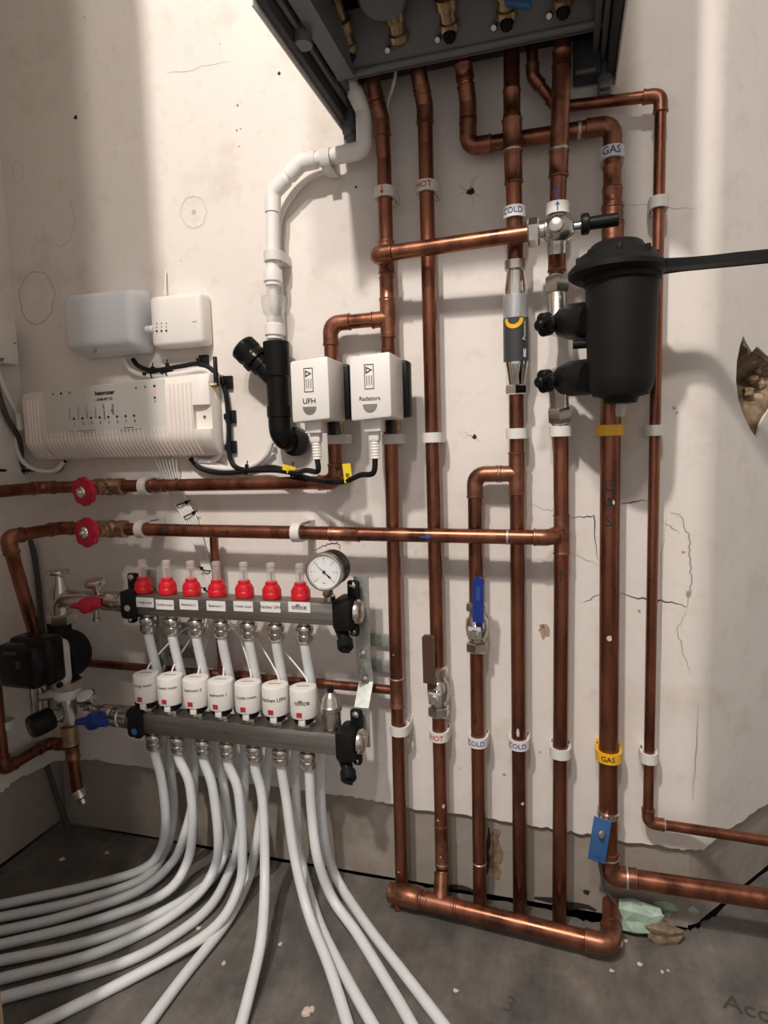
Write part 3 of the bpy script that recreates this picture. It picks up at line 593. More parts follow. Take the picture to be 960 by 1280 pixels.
MB().box(P(648, 8, .145)+UP*.004, (.034, .010, .012), .003, ex=V((1, 0, -.35)).normalized(), ey=V((.35, 0, 1)).normalized()).build('filling_lever', 'blue_tag', t)
MB().lathe([(.013, 0), (.013, .04), (.017, .042), (.017, .05)], P(762, 14, .10)+UP*.006, UP, 18).build('round_stop', 'boiler_grey', t)
for i, (u, v) in enumerate([(540, 6), (600, 2)]):
    MB().tube(spline([P(u, v, .15)+UP*.01, P(u+20, v-10, .14)+UP*.03, P(u+36, v, .13)+UP*.02]), .006, 10).build('hose', 'black_plastic', t)
# ------------------------------------------------------------------ white waste pipe with tundish and black trap
d0 = .036; t = thing('waste_pipe', P(341, 335, d0), 'white plastic discharge pipe bending from the boiler down the wall', 'pipe')
wp = [P(434, 80, .056), P(437, 102, .056), P(455, 138, .040), P(456, 187, d0), P(381, 203, d0), P(341, 243, d0), P(341, 418, d0)]
wp = wp[:4]+[P(376, 204, d0), P(341, 241, d0), P(341, 352, d0)]
MB().tube(fillet(wp, .016, 9), .0108, 20).build('tube', 'waste_white', t)
elb = lambda a, c, b, leg: MB().tube(fillet([V(c)+(V(a)-V(c)).normalized()*leg, c, V(c)+(V(b)-V(c)).normalized()*leg], .015, 9), .0126, 20).build('elbow', 'waste_white', t)
elb(wp[2], wp[3], wp[4], .045); elb(wp[3], wp[4], wp[5], .026); elb(wp[4], wp[5], wp[6], .030); elb(wp[1], wp[2], wp[3], .028)
td = thing('tundish', P(342, 415, d0), 'clear tundish with white screw collars above the black trap', 'tundish')
a, b = P(341, 337, d0), P(343, 424, d0); ax = (b-a); L = ax.length; ax.normalize(); k = lambda v: (v-337)/87*L
MB().lathe([(.0108, 0), (.0145, .001), (.0150, k(342)), (.0150, k(352)), (.0125, k(354)), (.0125, k(357))], a, ax, 24).build('upper_collar', 'waste_white', td)
MB().lathe([(.0108, k(356)), (.0108, k(368)), (.0200, k(371)), (.0192, k(382)), (.0165, k(392)), (.0118, k(396)), (.0118, k(406))], a, ax, 26).build('tundish_body', 'clear_plastic', td)
MB().lathe([(.0060, k(360)), (.0070, k(376)), (.0070, k(384)), (.0050, k(390))], a, ax, 14).build('inner_spout', 'waste_white', td)
MB().lathe([(.0115, k(404)), (.0152, k(406)), (.0152, k(419)), (.013, k(421)), (.013, k(424))], a, ax, 24).build('lower_collar', 'waste_white', td)
t = thing('waste_trap', P(350, 560, .03), 'glossy black waste trap with a capped angled branch', 'waste trap')
ta, tb = P(345, 427, .040), P(351, 546, .040)
MB().tube(fillet([ta, tb, P(372, 556, .0)], .024, 9), .0190, 24).build('body', 'black_gloss', t)
mb = MB().lathe([(.019, 0), (.0212, .001), (.0212, .055), (.019, .057)], ta, tb-ta, 24); mb.build('socket', 'black_gloss', t); mb = MB().lathe([(.019, 0), (.0205, .001), (.0205, .018), (.019, .019)], ta+(tb-ta)*.67, tb-ta, 24); mb.build('socket', 'black_gloss', t)
br0, br1 = ta+(tb-ta)*.42, P(318, 448, .046); bax = br1-br0
MB().lathe([(.0165, 0), (.0165, bax.length*.62), (.0185, bax.length*.64), (.0185, bax.length)], br0, bax, 24).build('branch', 'black_gloss', t)
MB().lathe([(.0185, 0), (.0225, .001), (.0225, .010), (.0215, .012), (.0215, .016), (.0225, .018), (.0225, .034), (.0195, .037), (.012, .0365)], br0+bax*.86, bax, 24).build('screw_cap', 'black_gloss', t)
MB().lathe([(.0195, 0), (.024, .002), (.024, .010), (.020, .012)], P(371, 552, .012), FW, 24).build('wall_collar', 'black_plastic', t)
clip(342, 321, d0, .0108, UP, 'white clip round the vertical white discharge pipe'); clip(409, 200, d0, .0108, (wp[4]-wp[3]), 'white clip round the sloping white discharge pipe')
# ------------------------------------------------------------------ motorised valve heads
def valve_head(x0, x1, z0, z1, name, label, plugpx):
    xc = (x0+x1)/2; t = thing('motorised_valve', (xc, -.034, z0-.01), label, 'valve', 'motorised valves')
    fr, bk = .140, .076
    mb = MB(); mb.box((xc, -(fr+bk)/2, (z0+z1)/2), (x1-x0, z1-z0, fr-bk), .004)
    for v in mb.v:
        if -v.y > (fr+bk)/2: v.x = xc+(v.x-xc)*.95; v.z += .004*(v.x-xc)/(x1-x0)
    cv = mb.build('cover', 'white_plastic', t)
    MB().box((xc+.005, -.063, (z0+z1)/2+.001), (x1-x0+.004, z1-z0-.006, .028), .004).build('base_plate', 'black_plastic', t)
    MB().lathe([(.012, -.060), (.0145, -.059), (.0145, -.045), (.013, -.043), (.013, .040), (.0145, .041), (.0145, .047), (.012, .048)], (xc-.004 if 'UFH' in name else xc, -.034, (z0+z1)/2), UP, 18).lathe([(.014, 0), (.014, .03)], (xc-.002, -.034, (z0+z1)/2), FW, 16).build('valve_body', 'brass', t)
    zc = (z0+z1)/2; fy = -fr-.0005
    text_flat(name, .0108 if name == 'UFH' else .0080, (xc-.001, fy, zc-.016), RT, UP, 'ink_black', cv, .010)
    R = [(-.007, -.017), (.007, -.017), (.007, .017), (-.007, .017)]; r2 = [(x*.86, y*.94) for x, y in R]; o = V((xc-.001, fy, zc+.014))
    MB().add([o+RT*x+UP*y for x, y in R+r2], [(i, (i+1) % 4, 4+(i+1) % 4, 4+i) for i in range(4)]).build('label_frame', 'ink_black', cv, smooth=False)
    T3 = [(-.005, .004), (.005, .009), (-.005, .014)]; T4 = [(-.0036, .0065), (.0022, .009), (-.0036, .0115)]
    MB().add([o+RT*x+UP*y for x, y in T3+T4], [(i, (i+1) % 3, 3+(i+1) % 3, 3+i) for i in range(3)]).build('warning_sign', 'ink_black', cv, smooth=False)
    for kx in (-.0035, 0, .0035): MB().box(o+RT*kx-UP*.005, (.0012, .013, .0002), 0).build('label_line', 'ink_grey', cv, smooth=False)
    n = 12; MB().prism([(.0105*math.cos(PI+i*PI/n), .0115*math.sin(PI+i*PI/n)) for i in range(n+1)], (xc-.001, -fr+.002, zc-.0235), RT, UP, FW, 0, .0028).build('lever_window', 'scar' if False else 'steel', cv)
    sc_ = MB().box((xc-.004, -.112, z0-.008), (.026, .018, .026), .002).build('socket', 'white_plastic', t)
    mb = MB().box((xc-.004, -.112, z0-.022), (.016, .018, .014), .003)
    for i in range(6): mb.lathe([(.0062, 0), (.0070, .001), (.0070, .003), (.0055, .0038)], (xc-.004, -.112, z0-.031-i*.0042), DN, 14)
    mb.build('plug', 'white_plastic', sc_)
    MB().box((xc+.014, -.085, z0-.010), (.010, .020, .024), .002).build('valve_bracket', 'black_plastic', t)
    return V((xc-.004, -.112, z0-.056))
c1 = valve_head(-.381, -.319, .802, .890, 'UFH', 'white motorised valve head marked UFH', None)
c2 = valve_head(-.291, -.228, .801, .890, 'Radiators', 'white motorised valve head marked Radiators', None)
# ------------------------------------------------------------------ bypass valve
t = thing('bypass_valve', P(695, 320, .08), 'nickel bypass valve with a black screw knob on the crossing pipe', 'valve')
b0, b1 = P(660, 291.5, .085), P(724, 282, .085); bx = (b1-b0).normalized(); bc = P(697, 287, .085)
mb = MB(); hexnut(mb, P(667, 290.5, .085), bx, .0185, .015); mb.build('nut', 'nickel', t)
mb = MB().lathe([(.0125, 0), (.0125, .006), (.0145, .007), (.0145, .012)], P(675, 289, .085), bx, 20)
mb.lathe([(.004, -.021), (.013, -.017), (.0185, -.007), (.0195, 0), (.0185, .008), (.012, .018), (.009, .021)], bc, bx, 24)
mb.lathe([(.013, 0), (.0145, .006), (.0125, .020), (.012, .030)], bc, V((0, .25, -1)), 20); mb.lathe([(.0125, 0), (.0125, .03)], bc, V((0, 1, .05)), 18); mb.lathe([(.0095, 0), (.0095, .0215), (.008, .0225)], bc, FW+V((-.1, 0, .02)), 20)
mb.build('body', 'nickel', t)
MB().lathe([(.006, 0), (.006, .022)], P(713, 284, .085), bx, 14).build('stem', 'nickel', t)
mb = MB().lathe([(.012, 0), (.0135, .002), (.0135, .009), (.011, .011)], P(726, 281, .085), bx, 12)
mb.lathe([(.0085, .010), (.0085, .046), (.0075, .047)], P(726, 281, .085), bx, 10); mb.build('knob', 'black_plastic', t)
# ------------------------------------------------------------------ scale inhibitor on the cold riser
t = thing('scale_inhibitor', pc(492), 'silver scale inhibitor with black label and yellow crescent on the cold riser', 'scale inhibitor')
ic = lambda v: (pc(v)-pc(324)).length; iax = (pc(492)-pc(324)).normalized(); io = pc(324)
mb = MB(); mb.lathe([(.012, 0), (.0155, .002), (.0155, ic(337)), (.0125, ic(340))], io, iax, 12); mb.build('top_nut', 'nickel', t)
mb = MB().lathe([(.0125, ic(338)), (.0135, ic(345)), (.0165, ic(362)), (.0172, ic(371)), (.0172, ic(452)), (.0165, ic(456)), (.0130, ic(474)), (.0118, ic(481))], io, iax, 28); mb.build('body', 'chrome', t)
MB().lathe([(.0170, ic(369)), (.0178, ic(369.5)), (.0178, ic(398)), (.0170, ic(398.5))], io, iax, 28).build('silver_label', 'silver_foil', t)
lb_ = MB().lathe([(.0172, ic(398.2)), (.0180, ic(398.5)), (.0180, ic(452)), (.0172, ic(452.5))], io, iax, 28).build('black_label', 'label_black', t)
mb = MB(); hexnut(mb, pc(487), iax, .0165, .014, FW); mb.build('bottom_nut', 'chrome', t)
n = 16; cres = [(.0145*math.cos(PI+i*PI/n), .0145*math.sin(PI+i*PI/n)) for i in range(n+1)]+[(.0088*math.cos(-i*PI/n), .0088*math.sin(-i*PI/n)) for i in range(n+1)]
cres = [(x-.002, y) for x, y in cres]; q = [(i, i+1, 2*n-i, 2*n+1-i) for i in range(n)]
geo_cyl(cres, q, pc(400), UP, FW, .0184, 'yellow_plastic', lb_, 'crescent_mark')
vs, fs = text_geo('Powermax', .0085, 0); geo_cyl([(.0145-y*1., x) for x, y in vs], fs, pc(411), UP, FW, .0183, 'label_white', lb_)
geo_cyl([(.012, -.006), (.017, -.006), (.017, .006), (.012, .006)], [(0, 1, 2, 3)], pc(443), UP, FW, .0183, 'panel_grey', lb_, 'label_patch')
# ------------------------------------------------------------------ magnetic filter
fx, fy_ = .068, -.122; t = thing('magnetic_filter', (fx, fy_, .80), 'large black magnetic filter canister with lid and long spanner', 'filter')
MB().lathe([(.010, .808), (.020, .809), (.022, .816), (.034, .819), (.0385, .828), (.0405, .842), (.0435, .955), (.0465, .957), (.0465, .968), (.03, .970)], (fx, fy_, 0), UP, 40).build('canister', 'black_matt', t)
lid = MB().lathe([(.040, .962), (.052, .963), (.0585, .968), (.0585, .974), (.054, .979), (.049, .984), (.046, .990), (.034, .997), (.031, 1.003), (.028, 1.005), (.010, 1.006)], (fx-.006, fy_, 0), UP, 40).build('lid', 'black_matt', t)
for i in range(8):
    a = i*PI/4; mb = MB().box((fx-.006+.044*math.cos(a), fy_+.044*math.sin(a), .988), (.010, .006, .010), .002, ex=V((math.cos(a), math.sin(a), 0)), ey=V((-math.sin(a), math.cos(a), 0)), ez=UP); mb.build('lid_rib', 'black_matt', lid)
hn = [(.030, .024), (.060, .016), (.075, .013), (.10, .0115), (.125, .0135), (.15, .0125), (.18, .0145), (.23, .013), (.235, .008)]
MB().prism([(x, y) for x, y in hn]+[(x, -y) for x, y in reversed(hn)], (fx, fy_, .971), RT, V((0, 1, 0)), UP, -.004, .006).prism([(.04, -.003), (.232, -.003), (.232, .003), (.04, .003)], (fx, fy_+.011, .971), RT, V((0, 1, 0)), UP, -.004, .011).build('spanner', 'black_matt', t)
MB().lathe([(.006, 0), (.006, .014), (.0045, .018)], (fx, fy_, .810), DN, 14).build('drain_nipple', 'clear_plastic', t)
MB().lathe([(.006, -.01), (.006, .01)], P(726, 430, .105), RT, 12).build('sight_plug', 'black_matt', t)
def filter_valve(v0, v1, vc, label, up):
    a, b = P(736, vc-4, .108), P(699, vc, .062); ax = (b-a).normalized(); L = (b-a).length
    MB().lathe([(.0215, -.006), (.0235, .004), (.0235, L*.55), (.0205, L*.62), (.0205, L*.80), (.016, L*.84)], a, ax, 26).build('union_nut', 'black_plastic', t)
    tv = thing('filter_valve', P(697, vc, .06), label, 'valve', 'filter isolation valves')
    e = pd(v0) if up else pd(v1); c = P(697, vc, .060); ax2 = (e-c).normalized(); L2 = (e-c).length
    MB().lathe([(.006, -.017), (.0155, -.012), (.0165, .0), (.0150, .012), (.0135, .018), (.0135, L2*.62)], c, ax2, 22).lathe([(.0145, 0), (.0145, .022)], c, -ax, 20).build('body', 'nickel', tv)
    mb = MB(); hexnut(mb, c+ax2*(L2*.80), ax2, .0175, L2*.36, FW); mb.lathe([(.0125, L2*.95), (.0135, L2), (.0115, L2*1.04)], c, ax2, 18); mb.build('nut', 'nickel', tv)
    kx = (P(672, vc+3, .098)-P(689, vc, .074)).normalized(); k0 = P(690, vc, .072)
    mb = MB()
    for i in range(3):
        a_ = i*2*PI/3+.4; o = kx.orthogonal().normalized(); o2 = kx.cross(o); mb.lathe([(.006, 0), (.0085, .002), (.0085, .016), (.006, .019)], k0+(o*math.cos(a_)+o2*math.sin(a_))*.0085, kx, 12)
    mb.lathe([(.010, -.004), (.011, 0), (.011, .014), (.0075, .018), (.0075, .030), (.005, .032)], k0, kx, 14); mb.build('knob', 'black_gloss', tv)
    vs, fs = text_geo('<', .012, .02); geo_cyl([(x*1.6, y*.6) for x, y in vs], fs, c+ax2*(L2*.5), UP, FW, .0139, 'label_white', tv, 'flow_mark')
filter_valve(346, 428, 404, 'upper nickel filter valve with a black knob, under the bypass valve', True)
filter_valve(462, 528, 475, 'lower nickel filter valve with a black knob, above its hexagon nut', False)
# ------------------------------------------------------------------ lever valves
def lever_valve(fn, v0, v1, hu0, hv0, hu1, hv1, hm, wd, label, hl):
    a, b = fn(v0), fn(v1); ax = (b-a).normalized(); L = (b-a).length; t = thing('lever_valve', b, label, 'valve'); r = .0145
    mb = MB().lathe([(.0115, 0), (.0150, .002), (.0150, L*.16), (.0125, L*.20), (.0125, L*.28), (.0165, L*.34), (.0180, L*.5), (.0165, L*.66), (.0125, L*.72), (.0125, L*.78)], a, ax, 22); mb.build('body', 'nickel', t)
    mb = MB(); hexnut(mb, a+ax*L*.89, ax, .0175, L*.2, FW).build('compression_nut', 'nickel', t); mb = MB(); hexnut(mb, a+ax*L*.10, ax, .0170, L*.16, FW).build('compression_nut', 'nickel', t)
    c = a+ax*L*.52; st = MB().lathe([(.009, 0), (.009, .026), (.006, .027), (.006, .033)], c, FW, 16); st.box(c+FW*.027, (.020, .020, .003), .0008); hexnut(st, c+FW*.031, FW, .0065, .006); st.build('spindle', 'chrome', t)
    p0, p1 = P(hu0, hv0, .078), P(hu1, hv1, .070); hx = (p0-p1).normalized(); hy = hx.cross(FW).normalized(); Lh = (p0-p1).length
    n = 8; W = wd/2; poly = [(-W, -Lh*.06), (W, -Lh*.06), (W, Lh-W)]+[(W*math.cos(i*PI/n), Lh-W+W*math.sin(i*PI/n)) for i in range(1, n)]+[(-W, Lh-W)]
    if hl: poly = [(-W, -Lh*.06), (W, -Lh*.06), (W, Lh-.003), (W-.003, Lh), (-W+.003, Lh), (-W, Lh-.003)]
    lv = MB().prism(poly, p1, hy, hx, FW, -.004, .004).box(p1-hx*.007-FW*.009, (wd*.6, .026, .003), .0005, ex=hy, ey=hx, ez=FW).box(p1+hx*.004-FW*.005, (wd*.6, .004, .010), .0005, ex=hy, ey=hx, ez=FW).build('lever', hm, t)
    return lv, p1, hx, hy, Lh
lv, p1, hx, hy, Lh = lever_valve(kb, 752, 815, 598, 721, 598, 774, 'blue_plastic', .0165, 'nickel lever valve with an upright blue handle', False)
MB().box(p1+hx*Lh*.62+FW*.0042, (.006, .022, .0006), 0, ex=hy, ey=hx, ez=FW).build('lever_patch', 'ink_blue', lv, smooth=False)
lever_valve(pb, 832, 895, 535, 794, 536.5, 850, 'sleeve_brown', .0175, 'nickel lever valve with a brown sleeved handle', True)
# red wheel gate valves
def gate_valve(u, v, d, uw, vw, axis, label):
    c = P(u, v, d); t = thing('gate_valve', c-UP*.02, label, 'valve', 'red wheel gate valves'); axis = V(axis).normalized()
    mb = MB().lathe([(.0115, -.032), (.0150, -.030), (.0150, -.016), (.0120, -.014), (.0150, -.006), (.0165, 0), (.0150, .006), (.0120, .014), (.0155, .016), (.0155, .030), (.0115, .032)], c, axis, 18)
    wc = P(uw, vw, d+.052); st = (wc-c); mb.lathe([(.012, 0), (.012, .018), (.009, .02), (.009, .03), (.004, .031), (.004, st.length)], c, st, 16); mb.build('body', 'brass', t)
    n = 8; mb = MB(); r = .0245; o = UP; e2 = st.normalized(); o = (UP-e2*UP.dot(e2)).normalized(); o2 = e2.cross(o); poly = []
    for i in range(64):
        a = 2*PI*i/64; rr = r*(1+.055*math.cos(n*a)); poly.append((rr*math.cos(a), rr*math.sin(a)))
    mb.prism([(x*.93, y*.93) for x, y in poly], wc, o, o2, e2, -.007, -.005); mb.prism(poly, wc, o, o2, e2, -.005, .004); mb.prism([(x*.9, y*.9) for x, y in poly], wc, o, o2, e2, .004, .006); mb.build('wheel', 'red_wheel', t)
    MB().lathe([(.0095, .004), (.0105, .0065), (.009, .0085), (.003, .009)], wc, e2, 18).box(wc+e2*.0105, (.005, .005, .005), .001, ex=o, ey=o2, ez=e2).build('wheel_screw', 'chrome', t)
gate_valve(137, 608.5, .034, 105, 614.5, RT, 'brass gate valve with red wheel on the upper horizontal run')
gate_valve(140, 661, .058, 108.5, 665.5, RT, 'brass gate valve with red wheel on the second horizontal run')
# ------------------------------------------------------------------ underfloor heating manifold
dU, dL, BH = .087, .105, .035
U0, U1 = P(170, 757, dU+.018), P(417, 768, dU+.018); zU = (U0.z+U1.z)/2; xU0, xU1 = U0.x, U1.x
L0, L1 = P(178, 903, dL+.018), P(421, 934, dL+.018); zL = (L0.z+L1.z)/2; xL0, xL1 = L0.x, L1.x
NAMES = ['Living room', 'Combi room', 'Bedroom 2', 'Bedroom 1', 'Combi room', 'Kitchen UFH', 'office']
tu = thing('manifold', ((xU0+xU1)/2, -dU, zU-.05), 'steel flow manifold bar with seven red flow meters', 'manifold')
tl_ = thing('manifold', ((xL0+xL1)/2, -dL, zL-.05), 'steel return manifold bar under the white actuators', 'manifold')
MB().box(((xU0+xU1)/2, -dU, zU), (xU1-xU0+.02, BH, .036), .0025).build('bar', 'steel', tu)
MB().box(((xL0+xL1)/2, -dL, zL), (xL1-xL0+.02, BH, .036), .0025).build('bar', 'steel', tl_)
def outlet(x, d, z, par):
    mb = MB().lathe([(.0095, 0), (.0095, .006), (.0125, .007), (.0145, .010), (.0145, .015), (.0128, .018), (.0128, .021), (.0140, .022), (.0140, .030), (.0115, .034), (.0085, .036)], (x, -d, z), DN, 16)
    mb.build('outlet_nut', 'nickel', par)
fmx = [P(u, v, dU).x for u, v in [(180, 742), (210, 742), (240, 742), (272, 743), (306, 744), (340, 745), (376, 746)]]
lbl = [(181, 753), (206, 756), (236, 756), (270, 757.5), (304, 758), (338, 759), (374, 759)]
UO = []; LO = []
for i, x in enumerate(fmx):
    zt = zU+BH/2; m = thing if False else None
    fm = MB().lathe([(.0090, 0), (.0150, .001), (.0155, .005), (.0150, .010), (.0142, .011), (.0142, .016), (.0120, .021), (.0098, .022), (.0098, .027), (.0075, .028)], (x, -dU, zt), UP, 20).build('flow_meter', 'red_plastic', tu)
    MB().lathe([(.0068, .026), (.0068, .048), (.0062, .050), (.0074, .051), (.0074, .056), (.0050, .058)], (x, -dU, zt), UP, 16).build('sight_glass', 'sight_glass', fm)
    MB().lathe([(.0022, .024), (.0022, .040), (.0045, .041), (.0045, .044), (.0012, .045)], (x, -dU, zt), UP, 8).build('float', 'red_dark' if i < 4 else 'ink_grey', fm)
    for a in range(6): MB().box((x+.0142*math.cos(a*PI/3+.3), -dU+.0142*math.sin(a*PI/3+.3), zt+.0085), (.0022, .0022, .014), .0006, ex=RT, ey=V((0, 1, 0)), ez=UP).build('grip', 'red_plastic', fm)
    outlet(x+.004, dU, zU-BH/2, tu); UO.append(x+.004)
    c = P(*lbl[i], dU+.0185); st = MB().box(c, (.0345 if i < 6 else .037, .0165, .0006), .0002).build('name_sticker', 'label_white', tu, smooth=False)
    text_flat(NAMES[i], {5: .0070, 6: .0115}.get(i, .0058), c+FW*.0006, RT, UP, 'ink_black', st, .012)
amx = [P(u, v, dL).x for u, v in [(184, 866), (214, 868), (246, 871), (277, 875), (311, 879), (345, 882), (380, 886)]]
for i, x in enumerate(amx):
    zt = zL+BH/2; xo = x+.0075-.0006*i; LO.append(xo); outlet(xo, dL, zL-BH/2, tl_)
    MB().lathe([(.0105, 0), (.0130, .001), (.0130, .006), (.0085, .007), (.0085, .012)], (x, -dL, zt), UP, 6, FW).build('valve_insert', 'nickel', tl_)
    t = thing('actuator', (x, -dL, zt+.011), 'white round actuator head printed ' + ['living room, beside the black left bracket', 'Combi room, between living room and bedroom two', 'bedroom two, with a plain cap', 'bedroom one, with a plain cap', 'Combi room, between bedroom one and kitchen UFH', 'kitchen UFH', 'office, beside the nickel air vent'][i], 'actuator', 'white actuators on the return manifold')
    z0 = zt+.012
    MB().lathe([(.0130, -.003), (.0165, -.002), (.0165, .007), (.0190, .008)], (x, -dL, z0), UP, 24).build('adapter_ring', 'black_plastic', t)
    MB().box((x+.003, -dL-.0165, z0+.001), (.011, .011, .004), .001).build('latch', 'label_white', t)
    bd = MB().lathe([(.0190, .006), (.0208, .007), (.0216, .010), (.0216, .050), (.0206, .0525), (.0180, .0535)], (x, -dL, z0), UP, 32).build('cap', 'white_plastic', t)
    MB().box((x, -dL, z0+.0537), (.020, .0016, .0006), 0, ex=V((1, .25, 0)).normalized(), ey=V((-.25, 1, 0)).normalized(), ez=UP).build('slot', 'ink_grey', bd, smooth=False)
    text_cyl(NAMES[i] if i not in (2, 3, 5) else NAMES[i].replace('B', 'b').replace('K', 'k'), {5: .0085, 6: .0115}.get(i, .0068), (x, -dL, z0+.034+(.004 if i < 3 else 0)), UP, V((.28, -1, 0)), .0220, 'ink_black', bd, .012)
    geo_cyl([(-.0045, -.0038), (.0045, -.0038), (.0045, .0042), (-.0045, .0042)], [(0, 1, 2, 3)], (x, -dL, z0+.0145), UP, V((.05, -1, 0)), .0223, 'red_dark', bd, 'indicator_window')
    geo_cyl([(-.0042, .0008), (.0042, .0008), (.0042, .0038), (-.0042, .0038)], [(0, 1, 2, 3)], (x, -dL, z0+.0145), UP, V((.05, -1, 0)), .0226, 'red_plastic', bd, 'indicator_flag')
# end brackets
def screw(par, p, ax=FW, r=.0055, m='chrome'):
    MB().lathe([(r, 0), (r, .0015), (r*.6, .003)], p, ax, 14).box(V(p)+V(ax)*.0031, (r*1.1, .0012, .0004), 0).build('screw', m, par)
def bracket_end(par, x, d, z, right, blue=False):
    s = 1 if right else -1; bm = 'black_plastic'
    b = MB().box((x+s*.014, -d, z), (.030, .050, .050), .007).box((x+s*.004, -d, z), (.012, .044, .044), .004).build('end_clamp', bm, par)
    MB().box((x+s*.024, -d+.010, z+.034), (.020, .030, .010), .004).build('clamp_tab', bm, b); screw(b, (x+s*.024, -d+.0045, z+.042))
    MB().box((x+s*.026, -d+.004, z-.028), (.014, .020, .014), .004).build('clamp_foot', bm, b); screw(b, (x+s*.026, -d-.003, z-.030), r=.004)
    if right:
        MB().lathe([(.016, 0), (.0195, .002), (.0195, .006), (.0165, .010), (.006, .011)], (x+.029, -d, z+.002), RT, 26).build('end_plug', 'nickel', par)
        MB().box((x+.0405, -d, z+.002), (.002, .018, .005), .0008).build('plug_bar', 'chrome', par)
        o = MB().tube([(x+.004, -d, z-.024), (x+.010, -d-.006, z-.034), (x+.016, -d-.016, z-.042)], [.011, .010, .009], 16).build('drain_elbow', bm, par)
        ax = V((.35, -.75, -.55)).normalized(); c = V((x+.015, -d-.014, z-.040)); mb = MB().lathe([(.009, 0), (.0125, .002), (.0125, .014), (.010, .017), (.004, .0175)], c, ax, 18); 
        mb.box(c+ax*.020, (.004, .012, .006), .001, ex=ax.orthogonal().normalized(), ey=ax.cross(ax.orthogonal()).normalized(), ez=ax); mb.build('drain_cap', bm, par)
    else:
        MB().lathe([(.0055, 0), (.0055, .001), (.002, .0016)], (x-.012, -d-.025, z-.012 if blue else z-.004), FW, 14).build('colour_dot', 'blue_tag' if blue else 'scar', par)
bracket_end(tu, xU1, dU, zU, True); bracket_end(tu, xU0, dU, zU, False); bracket_end(tl_, xL1, dL, zL, True); bracket_end(tl_, xL0, dL, zL, False, True)
# air vent
vx = P(414, 888, dL).x; t = thing('air_vent', (vx, -dL, zL+BH/2), 'nickel automatic air vent beside the office actuator', 'air vent')
MB().lathe([(.0095, 0), (.0095, .004), (.0150, .006), (.0155, .030), (.0175, .032), (.0175, .038), (.0155, .040), (.0135, .052), (.006, .060)], (vx, -dL, zL+BH/2), UP, 26).build('body', 'nickel', t)
MB().lathe([(.0045, .059), (.0050, .060), (.0050, .068), (.004, .070)], (vx, -dL, zL+BH/2), UP, 14).build('vent_cap', 'black_plastic', t)
# pressure gauge
gc = P(406, 714.5, .130); t = thing('pressure_gauge', (gc.x, -dU, zU+BH/2), 'round pressure gauge with white dial and black case on the manifold', 'gauge')
MB().lathe([(.0275, 0), (.0275, .036), (.0255, .040), (.010, .0405)], gc, V((0, 1, 0)), 40).build('case', 'black_plastic', t)
MB().lathe([(.0285, -.001), (.0290, .001), (.0290, .006), (.0275, .007)], gc+FW*.001, V((0, 1, 0)), 40).build('case_rim', 'nickel', t)
MB().add([], []).lathe([(.0248, 0), (.0248, .0008)], gc+FW*.0020, FW, 40).build('dial', 'dial_white', t)
nb = []; 
mb = MB()
for r0, r1 in [((.0272), (.0285))]:
    n = 40; vs = []
    for rr, h in ((.0250, .002), (.0287, .0015), (.0287, .0050), (.0262, .0055)): vs += [gc+FW*h+(RT*math.cos(2*PI*k/n)+UP*math.sin(2*PI*k/n))*rr for k in range(n)]
    mb.add(vs, [(j*n+k, j*n+(k+1) % n, ((j+1) % 4)*n+(k+1) % n, ((j+1) % 4)*n+k) for j in range(4) for k in range(n)])
mb.build('bezel', 'nickel', t)
dp = gc+FW*.0032; tk = MB()
for i in range(31):
    a = math.radians(225-270*i/30); L = .0042 if i % 5 == 0 else .0022; u_ = RT*math.cos(a)+UP*math.sin(a); tk.box(dp+u_*(.0225-L/2), (.0010 if i % 5 == 0 else .0006, L, .0002), 0, ex=u_.cross(FW), ey=u_, ez=FW)
o = tk.build('dial_scale', 'ink_grey', t, smooth=False); o['kind'] = 'stuff'
for i in range(7):
    a = math.radians(225-270*i/6); text_flat(str(i), .0046, dp+(RT*math.cos(a)+UP*math.sin(a))*.0155, RT, UP, 'ink_grey', t)
text_flat('bar', .0042, dp-UP*.0165, RT, UP, 'ink_grey', t)
nd = (P(391.5, 701, .13)-P(406, 714.5, .13)).normalized(); ns = nd.cross(FW)
MB().add([dp+FW*.0008+q for q in (ns*.0006-nd*.004, nd*.021, -ns*.0006-nd*.004, ns*.0016-nd*.013, -ns*.0016-nd*.013)], [(0, 1, 2), (0, 2, 4, 3)]).build('needle', 'ink_black', t, smooth=False)
MB().lathe([(.0022, 0), (.0022, .0014)], dp, FW, 12).build('needle_hub', 'ink_black', t)
sx = P(412, 742, dU).x; mb = MB().lathe([(.007, 0), (.009, .002), (.009, .010), (.006, .012), (.006, .020)], (sx, -dU, zU+BH/2-.002), UP, 12); mb.tube([(sx, -dU-.012, zU+BH/2+.014), (gc.x+.002, gc.y+.012, gc.z-.024)], .007, 12); mb.build('stem', 'nickel', t)
